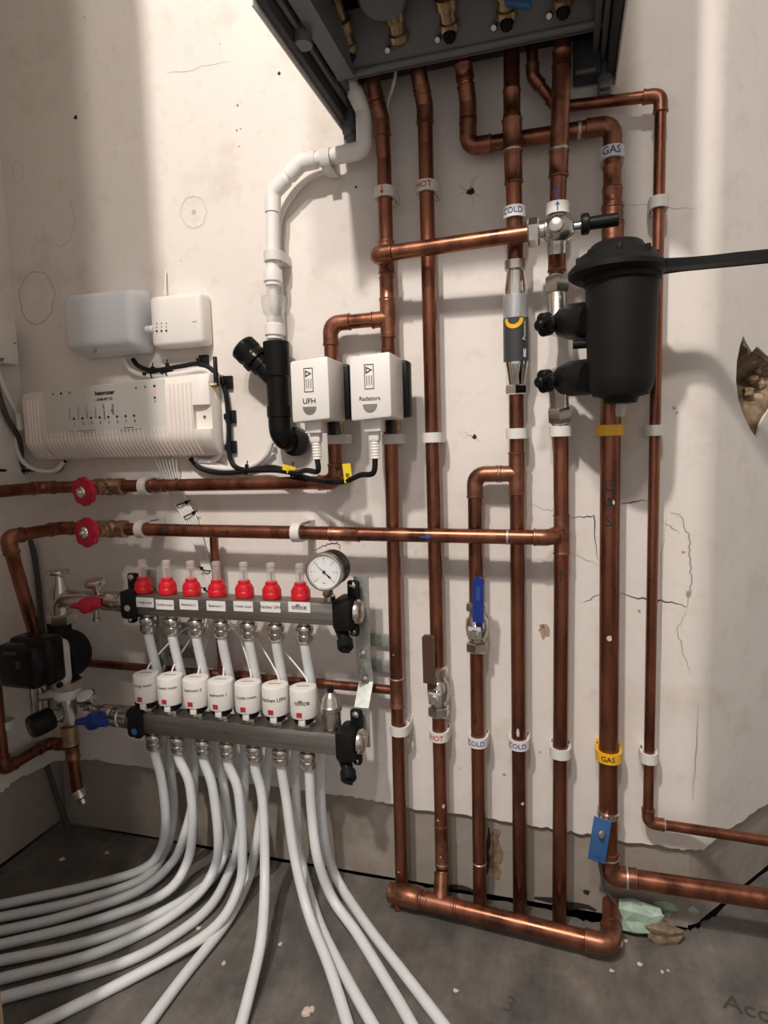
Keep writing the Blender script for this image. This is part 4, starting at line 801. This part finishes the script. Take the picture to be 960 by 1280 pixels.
# support straps
def strap(x, label, tabs):
    t = thing('manifold_strap', (x, -.02, .36), label, 'bracket', 'steel straps carrying the manifold'); W = .012
    pr = [(.062, zU+.052), (.062, .425), (.052, .395), (.052, .385), (.080, zL+.045), (.080, zL-.02)]
    vs = []; 
    for dd, z in pr: vs += [(x-W, -dd, z), (x+W, -dd, z), (x+W, -dd+.003, z), (x-W, -dd+.003, z)]
    n = len(pr); MB().add(vs, [(4*i+j, 4*i+(j+1) % 4, 4*i+4+(j+1) % 4, 4*i+4+j) for i in range(n-1) for j in range(4)]+[(0, 1, 2, 3), tuple(4*n-4+j for j in range(4))]).build('strap', 'galvanised', t, ang=20)
    for z in tabs:
        tb = MB().box((x+.016, -.0085, z), (.064, .022, .003), .001).box((x-.006, -.032, z), (.003, .022, .048), .001).build('wall_tab', 'galvanised', t)
        MB().box((x+.040, -.0115, z), (.024, .021, .003), .001).build('tab_cover', 'galvanised', tb); screw(tb, (x+.042, -.0125, z), r=.004, m='steel'); screw(tb, (x-.001, -.0632 if z > .42 else -.056, z-.006), r=.006, m='nickel')
strap(-.309, 'bent steel strap carrying the manifold beside the flow pipe', (.441, .396)); strap(fmx[0]-.004, 'bent steel strap behind the living room actuator', (.441, .396))
# ------------------------------------------------------------------ white floor heating pipes
def W_(q):
    if q[2] is None: p = F(q[0], q[1], .0085)
    else:
        p = P(*q)
        if p.z < .0085: p = F(q[0], q[1], .0085)
    return p
front = [[(202, 975, .105), (207, 1025, .105), (200, 1063, None), (175, 1088, None), (100, 1110, None), (0, 1131, None), (-40, 1138, None)],
         [(237, 980, .105), (240.5, 1030, .108), (233, 1080, None), (200, 1120, None), (100, 1157, None), (0, 1181, None), (-40, 1190, None)],
         [(266, 985, .105), (273, 1050, .11), (268, 1085, None), (245, 1120, None), (190, 1160, None), (110, 1195, None), (0, 1224, None), (-40, 1234, None)],
         [(298, 990, .105), (303, 1060, .115), (298, 1110, None), (262, 1165, None), (150, 1230, None), (50, 1279, None), (10, 1298, None)],
         [(328, 1000, .105), (331, 1090, .14), (327, 1170, None), (312, 1240, None), (296, 1300, None), (280, 1360, None)],
         [(358, 1000, .105), (368, 1070, .12), (385, 1140, None), (412, 1210, None), (436, 1285, None), (452, 1340, None)],
         [(390, 1020, .105), (397, 1073, .12), (415, 1122, None), (447, 1168, None), (485, 1230, None), (520, 1290, None), (548, 1340, None)]]
back = [[(212, 945, .050), (217, 1000, .050), (214, 1040, .060), (205, 1066, None), (180, 1098, None), (100, 1126, None), (0, 1147, None), (-40, 1154, None)],
        [(243, 950, .050), (241, 1000, .060), (231, 1042, .075), (215, 1078, None), (170, 1115, None), (75, 1147, None), (0, 1164, None), (-40, 1172, None)],
        [(274, 945, .050), (286, 1030, .050), (280, 1070, None), (255, 1108, None), (180, 1152, None), (100, 1180, None), (0, 1201, None), (-40, 1210, None)],
        [(306, 950, .050), (304, 1010, .060), (297, 1060, .08), (289, 1084, None), (265, 1130, None), (220, 1168, None), (150, 1205, None), (0, 1248, None), (-40, 1258, None)],
        [(336, 955, .050), (328, 1010, .060), (320, 1055, .08), (311, 1097, None), (285, 1150, None), (230, 1220, None), (185, 1280, None), (150, 1330, None)],
        [(369, 955, .050), (372, 1030, .055), (379, 1085, None), (400, 1155, None), (436, 1228, None), (470, 1288, None), (500, 1340, None)],
        [(400, 960, .050), (405, 1045, .060), (420, 1096, None), (456, 1153, None), (505, 1217, None), (555, 1282, None), (590, 1330, None)]]
for i in range(7):
    for k, (lst, x, d, z) in enumerate(((front[i], LO[i], dL, zL-BH/2-.030), (back[i], UO[i], dU, zU-BH/2-.030))):
        nm = ['living room', 'first Combi room', 'bedroom two', 'bedroom one', 'second Combi room', 'kitchen UFH', 'office'][i]
        fp = [j for j, q in enumerate(lst) if q[2] is None]
        hz = {fp[0]: .045 if not k else .024, fp[1]: .020 if not k else .012}
        body = [F(q[0], q[1], hz.get(j, .0085)) if q[2] is None else P(*q) for j, q in enumerate(lst)]
        pts = [V((x, -d, z)), V((x, -d+.001, z-.02))]+body
        if k: pts = [pts[0], pts[1], V((x+.003, -.068, zL+.05)), V((x+.012, -.058, zL-.02))]+pts[2:]
        pp = spline(pts, 7)
        for q in pp: q.z = max(q.z, .0083)
        o = MB().tube(pp, .0080, 14).build('heating_pipe', 'pipe_white', None)
        tag(o, f'white floor heating pipe {"dropping behind the actuators from" if k else "leaving the return bar below"} the {nm} {"flow meter" if k else "actuator"}', 'pipe', 'white floor heating pipes')
# ------------------------------------------------------------------ pump and mixing set at the manifold's left end
t = thing('flow_valve_set', P(75, 780, dU), 'nickel valve set with red handle joining pump and flow manifold', 'valve')
y = -dU; xb = xU0-.028; e = P(76, 752, dU); z = zU
MB().lathe([(.0185, 0), (.0185, .006), (.0165, .007), (.0165, .012), (.0185, .013), (.0185, .020), (.016, .022), (.0175, .030), (.0175, .050), (.0145, .056), (.0145, .075)], (xb, y, z), -RT, 24).build('body', 'nickel', t)
xe = e.x
MB().tube(fillet([(xb-.06, y, z), (xe, y, z), (xe, y, z-.035)], .016), .0165, 20).lathe([(.0165, 0), (.0165, .012), (.011, .026), (.0095, .040)], (xe, y, z), UP, 20).build('elbow_body', 'nickel', t)
MB().lathe([(.006, .036), (.006, .044), (.0185, .045), (.0200, .048), (.0185, .051), (.004, .052)], (xe-.002, y, z), UP, 24).build('hand_disc', 'nickel', t)
mb = MB(); hexnut(mb, (xe, y, z-.036), UP, .0255, .020, FW); mb.build('union_nut', 'nickel', t)
xt = P(122, 740, dU).x; MB().lathe([(.008, .012), (.008, .026), (.0165, .028), (.0172, .031), (.0172, .036), (.0150, .038)], (xt, y, z), UP+FW*.15, 24).build('thermometer', 'nickel', t)
hc_ = P(108, 757, dU+.042); MB().lathe([(.011, -.022), (.011, 0), (.009, .004)], hc_, FW, 16).lathe([(.0130, -.010), (.0145, -.004), (.0130, .006), (.008, .009)], hc_, FW, 18).tube([hc_-RT*.030-UP*.002, hc_-RT*.010, hc_+RT*.010+UP*.001, hc_+RT*.026+UP*.003], [.0045, .0065, .0065, .005], 12).build('red_handle', 'red_wheel', t)
MB().lathe([(.005, 0), (.005, .014), (.007, .015), (.007, .020)], (xt-.003, y-.004, z-.016), DN, 12).build('drain_stub', 'nickel', t)
# circulation pump
pv = V((xe-.002, -dU-.006, .405)); t = thing('circulation_pump', pv-UP*.06, 'black circulation pump with silver face plate beside the left wall', 'pump')
MB().lathe([(.020, -.040), (.038, -.032), (.045, -.018), (.047, 0), (.047, .014), (.043, .018)], pv, FW, 32).build('volute', 'black_matt', t)
mb = MB()
for s in (1, -1): mb.lathe([(.024, .036), (.020, .046), (.020, .060)], pv, UP*s, 22)
mb.lathe([(.020, -.05), (.020, .05)], pv, UP, 20); mb.build('flange_neck', 'black_matt', t)
MB().box(pv+FW*.030, (.088, .086, .028), .016, seg=3).build('face_plate', 'panel_grey', t)
for sx_, sz in ((1, 1), (1, -1), (-1, 1), (-1, -1)): MB().lathe([(.005, 0), (.005, .006)], pv+FW*.044+RT*.036*sx_+UP*.035*sz, FW, 10).build('plate_bolt', 'black_plastic', t)
MB().lathe([(.036, .040), (.036, .066)], pv, FW, 30).build('motor_can', 'black_plastic', t)
mc = P(36, 829, .19)-RT*.004; mb = MB().box(mc+V((0, .022, 0)), (.084, .080, .040), .010, seg=3); mb.box(mc+V((-.004, .008, -.002)), (.078, .072, .058), .010, seg=3); mb.box(mc+V((-.044, .02, .006)), (.010, .03, .03), .004)
cb = mb.build('control_box', 'black_gloss', t)
MB().box(mc+V((.004, -.0206, .004)), (.010, .012, .0008), .0002).build('display', 'label_black', cb)
MB().box(mc+V((-.012, -.0206, .022)), (.030, .006, .0008), .0002).build('nameplate', 'label_black', cb)
# mixing valve set
t = thing('mixing_valve_set', P(85, 900, dL), 'nickel mixing valve set with blue handle and black thermostat head', 'valve')
xb = xL0-.028; y = -dL; z = zL; xm = P(86, 886, dL).x; zm = z+.004
MB().lathe([(.0175, 0), (.0175, .006), (.0195, .007), (.0195, .018), (.0165, .020), (.0165, .026), (.019, .028), (.019, .040), (.016, .044), (.018, .050), (.018, .066), (.015, .068), (.015, .1)], (xb, y, z), -RT, 24).build('body', 'nickel', t)
MB().lathe([(.018, -.026), (.0195, -.020), (.0195, .020), (.018, .026)], (xm, y, zm), UP, 24).build('mixing_body', 'nickel', t)
MB().lathe([(.0215, .022), (.0235, .024), (.0235, .036), (.021, .038)], (xm+.001, y, zm), UP, 28).build('white_collar', 'waste_white', t)
mb = MB(); hexnut(mb, (xm+.001, y, zm+.047), UP, .027, .016, FW); mb.build('union_nut', 'nickel', t)
hx_ = V((-.35, -.93, -.12)).normalized(); th0 = V((xm, y, zm-.002))+hx_*.012
MB().lathe([(.012, 0), (.013, .016), (.016, .018)], th0, hx_, 20).build('head_neck', 'nickel', t)
hd_ = MB().lathe([(.014, 0), (.0195, .002), (.0205, .010), (.0205, .032), (.0185, .038), (.010, .040)], th0+hx_*.017, hx_, 24).build('thermostat_head', 'black_plastic', t)
MB().box(th0+hx_*.0575, (.003, .018, .0008), .0002, ex=hx_.orthogonal().normalized(), ey=hx_.cross(hx_.orthogonal()).normalized(), ez=hx_).build('head_mark', 'ink_grey', hd_)
hb = P(115, 902, dL+.040); MB().lathe([(.009, -.024), (.009, 0)], hb, FW, 14).lathe([(.0135, -.008), (.0150, -.003), (.0130, .006), (.008, .008)], hb, FW, 18).tube([hb-RT*.032-UP*.004, hb-RT*.012, hb+RT*.012, hb+RT*.030], [.0055, .0075, .008, .006], 12).build('blue_handle', 'blue_plastic', t)
xt = P(118, 884, dL).x; ga = V((-.05, -.45, 1)).normalized(); MB().lathe([(.007, .012), (.007, .030), (.0165, .032), (.0175, .035), (.0175, .042), (.015, .043)], (xt, y, z), ga, 24).build('thermometer', 'nickel', t)
MB().lathe([(.0140, .0432), (.0140, .0440)], (xt, y, z), ga, 24).build('thermometer_dial', 'dial_white', t)
MB().lathe([(.013, -.03), (.014, -.028), (.014, .028), (.012, .03)], P(48, 874, .10), UP, 18).tube([P(48, 870, .10), P(70, 868, .10), V((xm, y, zm+.01))], .010, 14).build('return_union', 'nickel', t)
# ------------------------------------------------------------------ wiring centre
wx0, wx1, wz0, wz1, wd_ = -.958, -.566, .756, .889, .055
t = thing('wiring_centre', ((wx0+wx1)/2, 0, wz0), 'long white ribbed wiring centre with printed front panel', 'control box')
def wmap(mb):
    for v in mb.v:
        k = (v.x-wx0)/(wx1-wx0); tz = (v.z-wz0)/(wz1-wz0); v.z += tz*(-.008+.015*k)
    return mb
prof = [(0, wz1), (.040, wz1-.001), (.050, wz1-.005), (wd_, wz1-.016), (wd_, wz0+.034), (.050, wz0+.024), (.030, wz0+.003), (.024, wz0), (0, wz0)]
mb = MB(); xs = [(wx0, .86), (wx0+.004, .93), (wx0+.012, 1.0), (wx1-.022, 1.0), (wx1-.010, .96), (wx1-.003, .86), (wx1, .70)]
n = len(prof); vs = []
for x, k in xs: vs += [(x, -d*k, (wz0+wz1)/2+(z-(wz0+wz1)/2)*(1-(1-k)*.10)) for d, z in prof]
mb.add(vs, [(i*n+j, i*n+(j+1) % n, (i+1)*n+(j+1) % n, (i+1)*n+j) for i in range(len(xs)-1) for j in range(n)]+[tuple(range(n)), tuple((len(xs)-1)*n+j for j in range(n))])
case = wmap(mb).build('case', 'white_box', t, ang=30)
mb = MB(); x = P(57, 520, wd_).x
def rib(x, z0, z1, bend=True):
    pts = [V((x, -wd_+.0005, z1)), V((x, -wd_+.0005, wz0+.034 if bend else z0))]
    if bend: pts += [V((x, -.0500, wz0+.0235)), V((x, -.0305, wz0+.003))]
    mb.tube(pts, .0021, 6)
xp = x
while x < wx1-.075: rib(x, 0, wz0+.050); x += .0078
for i in range(4): rib(wx0+.020+i*.0072, 0, wz1-.018)
for i in range(6): rib(P(207, 500, wd_).x+.010+i*.0080, 0, wz1-.016)
o = wmap(mb).build('ribs', 'white_rib', t); o['kind'] = 'stuff'
pz0, pz1 = P(130, 544, wd_).z, P(130, 481, wd_).z; px0, px1 = xp, P(207, 500, wd_).x
mb = MB().box(((px0+px1)/2, -wd_-.0003, (pz0+pz1)/2), (px1-px0, pz1-pz0, .0008), .0002); panel = wmap(mb).build('front_panel', 'panel_grey', t, smooth=False)
ey_ = V((0, 0, 1)); ex_ = V((1, 0, .018)).normalized(); dt = wd_+.0012
def wtext(b, s, u, v, rot=False, bold=.01, m='ink_black'):
    text_flat(b, s, P(u, v, dt), UP if rot else ex_, -ex_ if rot else UP, m, panel, bold)
wtext('heatmiser', .0102, 130.5, 491, bold=.035); wtext('UH8-RF V2', .0070, 130.5, 499, bold=.03)
for i in range(8):
    u = 92.6+i*10.75; v = 523.5-i*.55
    MB().lathe([(.0022, 0), (.0022, .0008)], P(u, v, dt-.0006), FW, 12).build('button', 'ink_black', panel); MB().lathe([(.0008, 0), (.0008, .0004)], P(u, v-7, dt-.0006), FW, 8).build('lamp', 'ink_grey', panel)
    wtext(str(i+1), .0068, u+.6, v+6.5, bold=.02)
    if i < 6: wtext(['Living room', 'Combi room', 'Bedroom 2', 'Bedroom 1', 'Kitchen UFH', 'office'][i], [.0042, .0042, .0042, .0042, .0052, .0085][i], u-5.6, v-6.5 if i < 5 else v-9, True)
for u, v in [(66.5, 493), (76.5, 492), (87, 491), (170, 485), (181.5, 483.5), (193, 482.5)]:
    MB().lathe([(.0026, 0), (.0026, .0005)], P(u, v, dt-.0006), FW, 5).build('icon', 'ink_black' if u in (76.5, 193) else 'ink_grey', panel); MB().lathe([(.0006, 0), (.0006, .0004)], P(u, v+5, dt-.0006), FW, 8).build('lamp', 'ink_grey', panel)
MB().lathe([(.0014, 0), (.0014, .0010)], P(193.5, 488, dt-.0004), FW, 12).build('power_lamp', 'led_red', panel)
MB().lathe([(.0020, 0), (.0020, .0006)], P(193.5, 497, dt-.0004), FW, 12).build('button', 'ink_black', panel); wtext('0', .006, 194, 502)
wtext('CE', .0062, 89, 540, bold=.0); [MB().box(P(u_, v_, dt-.0004), (w_, h_, .0003), 0, ex=ex_, ey=UP).build('small_print', 'ink_black', panel, smooth=False) for u_, v_, w_, h_ in ((108, 538.6, .040, .0011), (110, 540.6, .022, .0008), (161, 534.6, .020, .0013), (163, 537, .044, .0010), (161, 538.8, .030, .0007))]
rc = P(250, 521, .052)
cut = MB().box(rc+V((.012, -.006, 0)), (.050, .040, .028), .002).build('cutter', 'white_box', None)
bo = case.modifiers.new('cut', 'BOOLEAN'); bo.object = cut; bo.operation = 'DIFFERENCE'; bo.solver = 'EXACT'
bpy.context.view_layer.update(); dg = bpy.context.evaluated_depsgraph_get(); nm_ = bpy.data.meshes.new_from_object(case.evaluated_get(dg)); case.modifiers.clear(); nm_.set_sharp_from_angle(angle=math.radians(28)); case.data = nm_
bpy.data.objects.remove(cut)
screw(t, rc+V((.004, .0085, 0)), r=.0028, m='steel')
MB().box(P(26, 528, .045), (.006, .030, .012), .001).build('cable_knockout', 'panel_grey', t)
ap = P(264, 482, .034); MB().lathe([(.004, 0), (.0045, .002), (.0045, .018), (.003, .020)], ap-RT*.006+FW*.008, V((1, .3, 0)), 14).build('antenna_joint', 'brass', t)
MB().lathe([(.0042, -.002), (.0042, .020), (.0036, .022), (.0036, .046), (.003, .047)], ap+RT*.010, UP, 14).build('antenna', 'black_plastic', t)
# grey terminal cover and white hub
def draft_box(c0, c1, z0, z1, d, grow, gz, name, m, par, bev):
    xc, zc = (c0+c1)/2, (z0+z1)/2; mb = MB().box((xc, -d/2, zc), (c1-c0, z1-z0, d), bev, seg=3)
    for v in mb.v:
        k = 1-(-v.y)/d; v.x += (1 if v.x > xc else -1)*grow*k; v.z += (1 if v.z > zc else -1)*gz*k
    return mb.build(name, m, par)
t = thing('terminal_cover', (-.77, 0, .935), 'pale grey plastic terminal cover above the wiring centre', 'cover')
cv = draft_box(-.841, -.703, .948, 1.038, .060, .006, .012, 'cover', 'grey_box', t, .011)
MB().box(P(119, 438, .060), (.006, .008, .003), .001, ex=V((1, 0, -.4)).normalized(), ey=V((.4, 0, 1)).normalized()).build('cover_screw', 'ink_grey', cv)
MB().lathe([(.006, 0), (.006, .012), (.004, .014)], P(183, 412, .035), RT, 14).build('cable_gland', 'white_plastic', t)
t = thing('radio_hub', (-.633, 0, .94), 'square white radio hub beside the grey terminal cover', 'hub')
cv = draft_box(-.683, -.583, .944, 1.028, .035, .001, .002, 'case', 'hub_white', t, .008)
for i in range(3):
    for j, (dv, r, m) in enumerate(((0, .0019, 'ink_black'), (-5, .0010, 'ink_grey'), (-9.5, .0012, 'ink_grey'))): MB().lathe([(r, 0), (r, .0006)], P(196+i*6, 414-i*.3+dv, .0352), FW, 10).build('indicator', m, cv)
MB().lathe([(.0016, 0), (.0016, .0006)], P(243, 407, .0352), FW, 10).build('indicator', 'label_white', cv); MB().box(P(243, 402, .0353), (.009, .0010, .0004), 0).build('print_line', 'ink_grey', cv, smooth=False)
MB().tube([P(206, 368, .012), P(207, 352, .006), P(207, 338, .005)], .0012, 8).build('aerial_wire', 'cable_white', t)
# thermostat receiver on the left wall
a, b = LW(20, 404, XL+.030), LW(26, 457, XL+.030); t = thing('receiver', (XL, a.y-.06, b.z), 'white receiver box on the left wall near the corner', 'control box')
yr = (a.y+b.y)/2; bx_ = MB().box((XL+.015, yr-.07, (a.z+b.z)/2), (.030, a.z-b.z, .14), .005).build('case', 'hub_white', t)
text_flat('heatmiser', .013, (XL+.0306, LW(3, 449, XL+.03).y-.022, LW(3, 449, XL+.03).z), V((0, 1, 0)), UP, 'ink_black', bx_, .02)
MB().lathe([(.0015, 0), (.0015, .0008)], LW(18, 429, XL+.030), RT, 10).build('indicator', 'ink_black', bx_)
# ------------------------------------------------------------------ cables
def cable(pts, r, m, label, conv=P, grp='cables'):
    o = MB().tube(spline([p if isinstance(p, V) else conv(*p) for p in pts], 8), r, 10).build('cable', m, None); return tag(o, label, 'cable', grp)
cable([(166, 449, .012), (174, 458, .014), (192, 463, .014), (225, 458, .014), (250, 455, .012), (268, 465, .012), (281, 486, .011), (286, 530, .011), (287, 568, .012), (294, 583, .014), (312, 588, .018), (345, 588, .028), (368, 591, .050), (383, 588, .085), c1-UP*.017, c1+UP*.004], .0042, 'cable_black', 'black cable from the grey cover looping down to the UFH plug')
cable([(238, 573, .012), (250, 585, .012), (272, 591, .012), (300, 590, .014), (340, 584, .022), (372, 594, .040), (404, 602, .060), (430, 602, .078), (450, 594, .096), c2-UP*.020-RT*.004, c2+UP*.004], .0042, 'cable_black', 'black cable sweeping under the copper elbow to the Radiators plug')
cable([(155, 450, .010), (166, 464, .010), (190, 470, .010), (225, 466, .010), (256, 462, .010), (271, 474, .009), (279, 498, .009), (281, 540, .009), (277, 564, .010), (265, 576, .012), (250, 576, .014)], .0046, 'cable_white', 'white cable beside the black one round the end of the wiring centre')
cable([(244, 574, .010), (258, 582, .010), (285, 586, .009), (315, 582, .010), (333, 568, .012), (340, 552, .014)], .0048, 'cable_white', 'white cable curving from the wiring centre to the black waste trap')
cable([(252, 578, .006), (270, 580, .006), (290, 586, .006), (320, 585, .006), (342, 566, .008)], .0030, 'cable_white', 'thinner white cable running under the curved white cable')
cable([(412, 212, .010), (392, 220, .010), (370, 240, .010), (352, 272, .010), (349, 310, .010), (352, 360, .009), (355, 420, .008)], .0030, 'cable_white', 'white cable following the bend of the discharge pipe')
cable([(418, 208, .007), (385, 222, .007), (360, 248, .007), (347, 285, .007), (346, 330, .007), (350, 420, .007)], .0026, 'cable_white', 'thin white cable tucked behind the discharge pipe bend')
cable([(496, 70, .05), (494, 95, .045), (490, 112, .038), (485, 128, .020), (484, 150, .008)], .0024, 'cable_white', 'thin white cable hanging from the boiler beside the flow pipe')
cable([LW(-12, 452, XL+.018), LW(-2, 490, XL+.012), LW(8, 520, XL+.010), P(17, 548, .024)+RT*.012, P(24, 575, .015)+RT*.006, (28, 600, .010), (30, 650, .012), (44, 700, .010), (54, 800, .010), (60, 870, .012), (53, 915, .012), (57, 950, .014), (85, 1036, .014)], .0050, 'cable_grey', 'grey cable running down the corner behind the pump')
cable([LW(-4, 462, XL+.022), LW(8, 492, XL+.018), P(15, 520, .03)+RT*.012, (21, 560, .024), (32, 580, .022), (52, 589, .020), (70, 588, .018), (80, 577, .014)], .0042, 'cable_white', 'white cable looping from the receiver under the wiring centre')
cable([LW(-12, 587, XL+.006), (22, 589, .020), (40, 588, .016), (60, 590, .014), (74, 588, .013), (82, 576, .012)], .0028, 'cable_black', 'thin black cable tied along below the wiring centre')
# fan of thin actuator leads tied in a bundle
for i in range(7):
    o = (i-3)*3.4; e_ = V((amx[i]-.004, -dL+.012, zL+BH/2+.058))
    mid = [(255+o*.5, 700, .012), (264+o*.6, 735, .014), (266+o*1.6, 775, .020)]
    q = P(266+o*1.6, 775, .020); mm = (q+e_)/2+UP*.020+V((0, .02, 0))
    cable([(207+o*1.3, 574, .020), (212+o, 592, .010), (222+o*.8, 620, .010), (237+o*.8, 648, .012)]+mid+[mm, e_+UP*.016+V((0, .006, 0)), e_-UP*.004], .0015, 'cable_white',
          'thin white lead from the wiring centre to the ' + ['living room', 'first Combi room', 'bedroom two', 'bedroom one', 'second Combi room', 'kitchen UFH', 'office'][i] + ' actuator', grp='actuator leads')
def tie(u, v, d, w_, label, ang=0.):
    p = P(u, v, d); e1 = (RT*math.cos(ang)+UP*math.sin(ang)); e2 = FW; n = 18
    ring_ = [p+e1*(w_*math.cos(2*PI*k/n))+e2*(.0065*math.sin(2*PI*k/n)) for k in range(n+1)]
    t = thing('cable_tie', p, label, 'cable tie', 'black cable ties'); MB().tube(ring_, .0012, 6, False).build('band', 'black_plastic', t); MB().box(p+e1*(w_+.001), (.005, .006, .006), .001, ex=e1, ey=e1.cross(FW), ez=FW).tube([p+e1*(w_+.002), p+e1*(w_+.009)+UP*.001], .0011, 6).build('head', 'black_plastic', t)
tie(213, 600, .012, .011, 'black cable tie on the white leads above the upper copper run'); tie(227, 630, .012, .010, 'black cable tie round the white leads between the copper runs', .3); tie(236, 644, .013, .010, 'black cable tie round the white leads just above the second run', .4)
tie(258, 712, .014, .008, 'black cable tie on the white leads behind the flow meters', 2.9); tie(262, 738, .014, .008, 'black cable tie on the white leads beside the fourth flow meter', 2.9)
tie(191, 467, .013, .009, 'black cable tie below the grey terminal cover', 1.5); tie(209, 463, .013, .009, 'black cable tie under the radio hub', 1.5)
tie(365, 590, .036, .007, 'black cable tie on the cables under the waste trap', 1.4); tie(308, 588, .015, .007, 'black cable tie where the white cable meets the black ones', 1.4); pass
for u, v, lab in [(255, 452, 'black saddle at the top bend of the black cable'), (285, 478, 'black saddle beside the antenna of the wiring centre'), (289, 521, 'black saddle midway down the black cable'), (290, 559, 'black saddle above the lower bend of the black cable'), (188, 468, 'black saddle under the grey terminal cover'), (210, 466, 'black saddle under the radio hub')]:
    p = P(u, v, .004); small = v in (468, 466); t = thing('cable_saddle', p, lab, 'cable clip', 'black cable saddles')
    MB().box(p, (.020 if small else .017, .008 if small else .022, .007), .001).build('pad', 'black_plastic', t)
    MB().box(p+FW*.008+(RT*-.004), (.006, .005 if small else .010, .012), .001).build('loop', 'black_plastic', t)
# yellow cable flags
for pts, lab in [([(354, 580), (370, 584), (369, 591), (353, 587)], 'small yellow flag tied to the black cable under the waste trap'), ([(428, 580), (438, 579), (441, 601), (431, 604)], 'yellow folded flag on the Radiators cable')]:
    d = .045 if pts[0][0] < 400 else .084; q = [P(u, v, d) for u, v in pts]; c = sum(q, V((0, 0, 0)))/4
    tag(MB().add([a+FW*.001 for a in q]+[a-FW*.001 for a in q], [(0, 1, 2, 3), (7, 6, 5, 4)]+[(i, 4+i, 4+(i+1) % 4, (i+1) % 4) for i in range(4)]).box(c-FW*.004-UP*.004, (.010, .010, .010), .002).build('cable_flag', 'yellow_tag', None, smooth=False), lab, 'tag')
# ------------------------------------------------------------------ earth clamp tag on the gas pipe
tc = [P(u, v, .062) for u, v in [(743, 1020), (765, 1027), (755, 1080), (735, 1073)]]; c = sum(tc, V((0, 0, 0)))/4
t = thing('earth_tag', c, 'blue metal earth tag clamped to the gas pipe', 'tag')
ex = (tc[1]-tc[0]).normalized(); ey = (tc[0]-tc[3]).normalized()
MB().box(c, ((tc[1]-tc[0]).length, (tc[0]-tc[3]).length, .0022), .0008, ex=ex, ey=ey, ez=ex.cross(ey)).build('plate', 'blue_tag', t)
MB().box(c-ey*.026+FW*.0015, (.014, .003, .0004), 0, ex=ex, ey=ey, ez=FW).build('stamped_line', 'ink_blue', t, smooth=False)
mb = MB(); hexnut(mb, c+ey*.014+FW*.004, FW, .0058, .006); mb.lathe([(.003, 0), (.003, .012)], c+ey*.014, FW, 10); mb.build('screw', 'chrome', t)
q = pe(1016); MB().lathe([(R28, -.005), (R28+.0022, -.0045), (R28+.0022, .0045), (R28, .005)], q, UP+V((.12, 0, 0)), 24).box(q+FW*.020-RT*.006, (.012, .008, .014), .001).build('clamp_band', 'nickel', t)
cable([tc[2]-ex*.008+ey*.004, P(752, 1092, .05), P(757, 1112, .040), P(768, 1128, .030), P(776, 1146, .020), P(776, 1152, .006)], .0024, 'cable_grey', 'thin green-grey earth wire dropping from the blue tag')
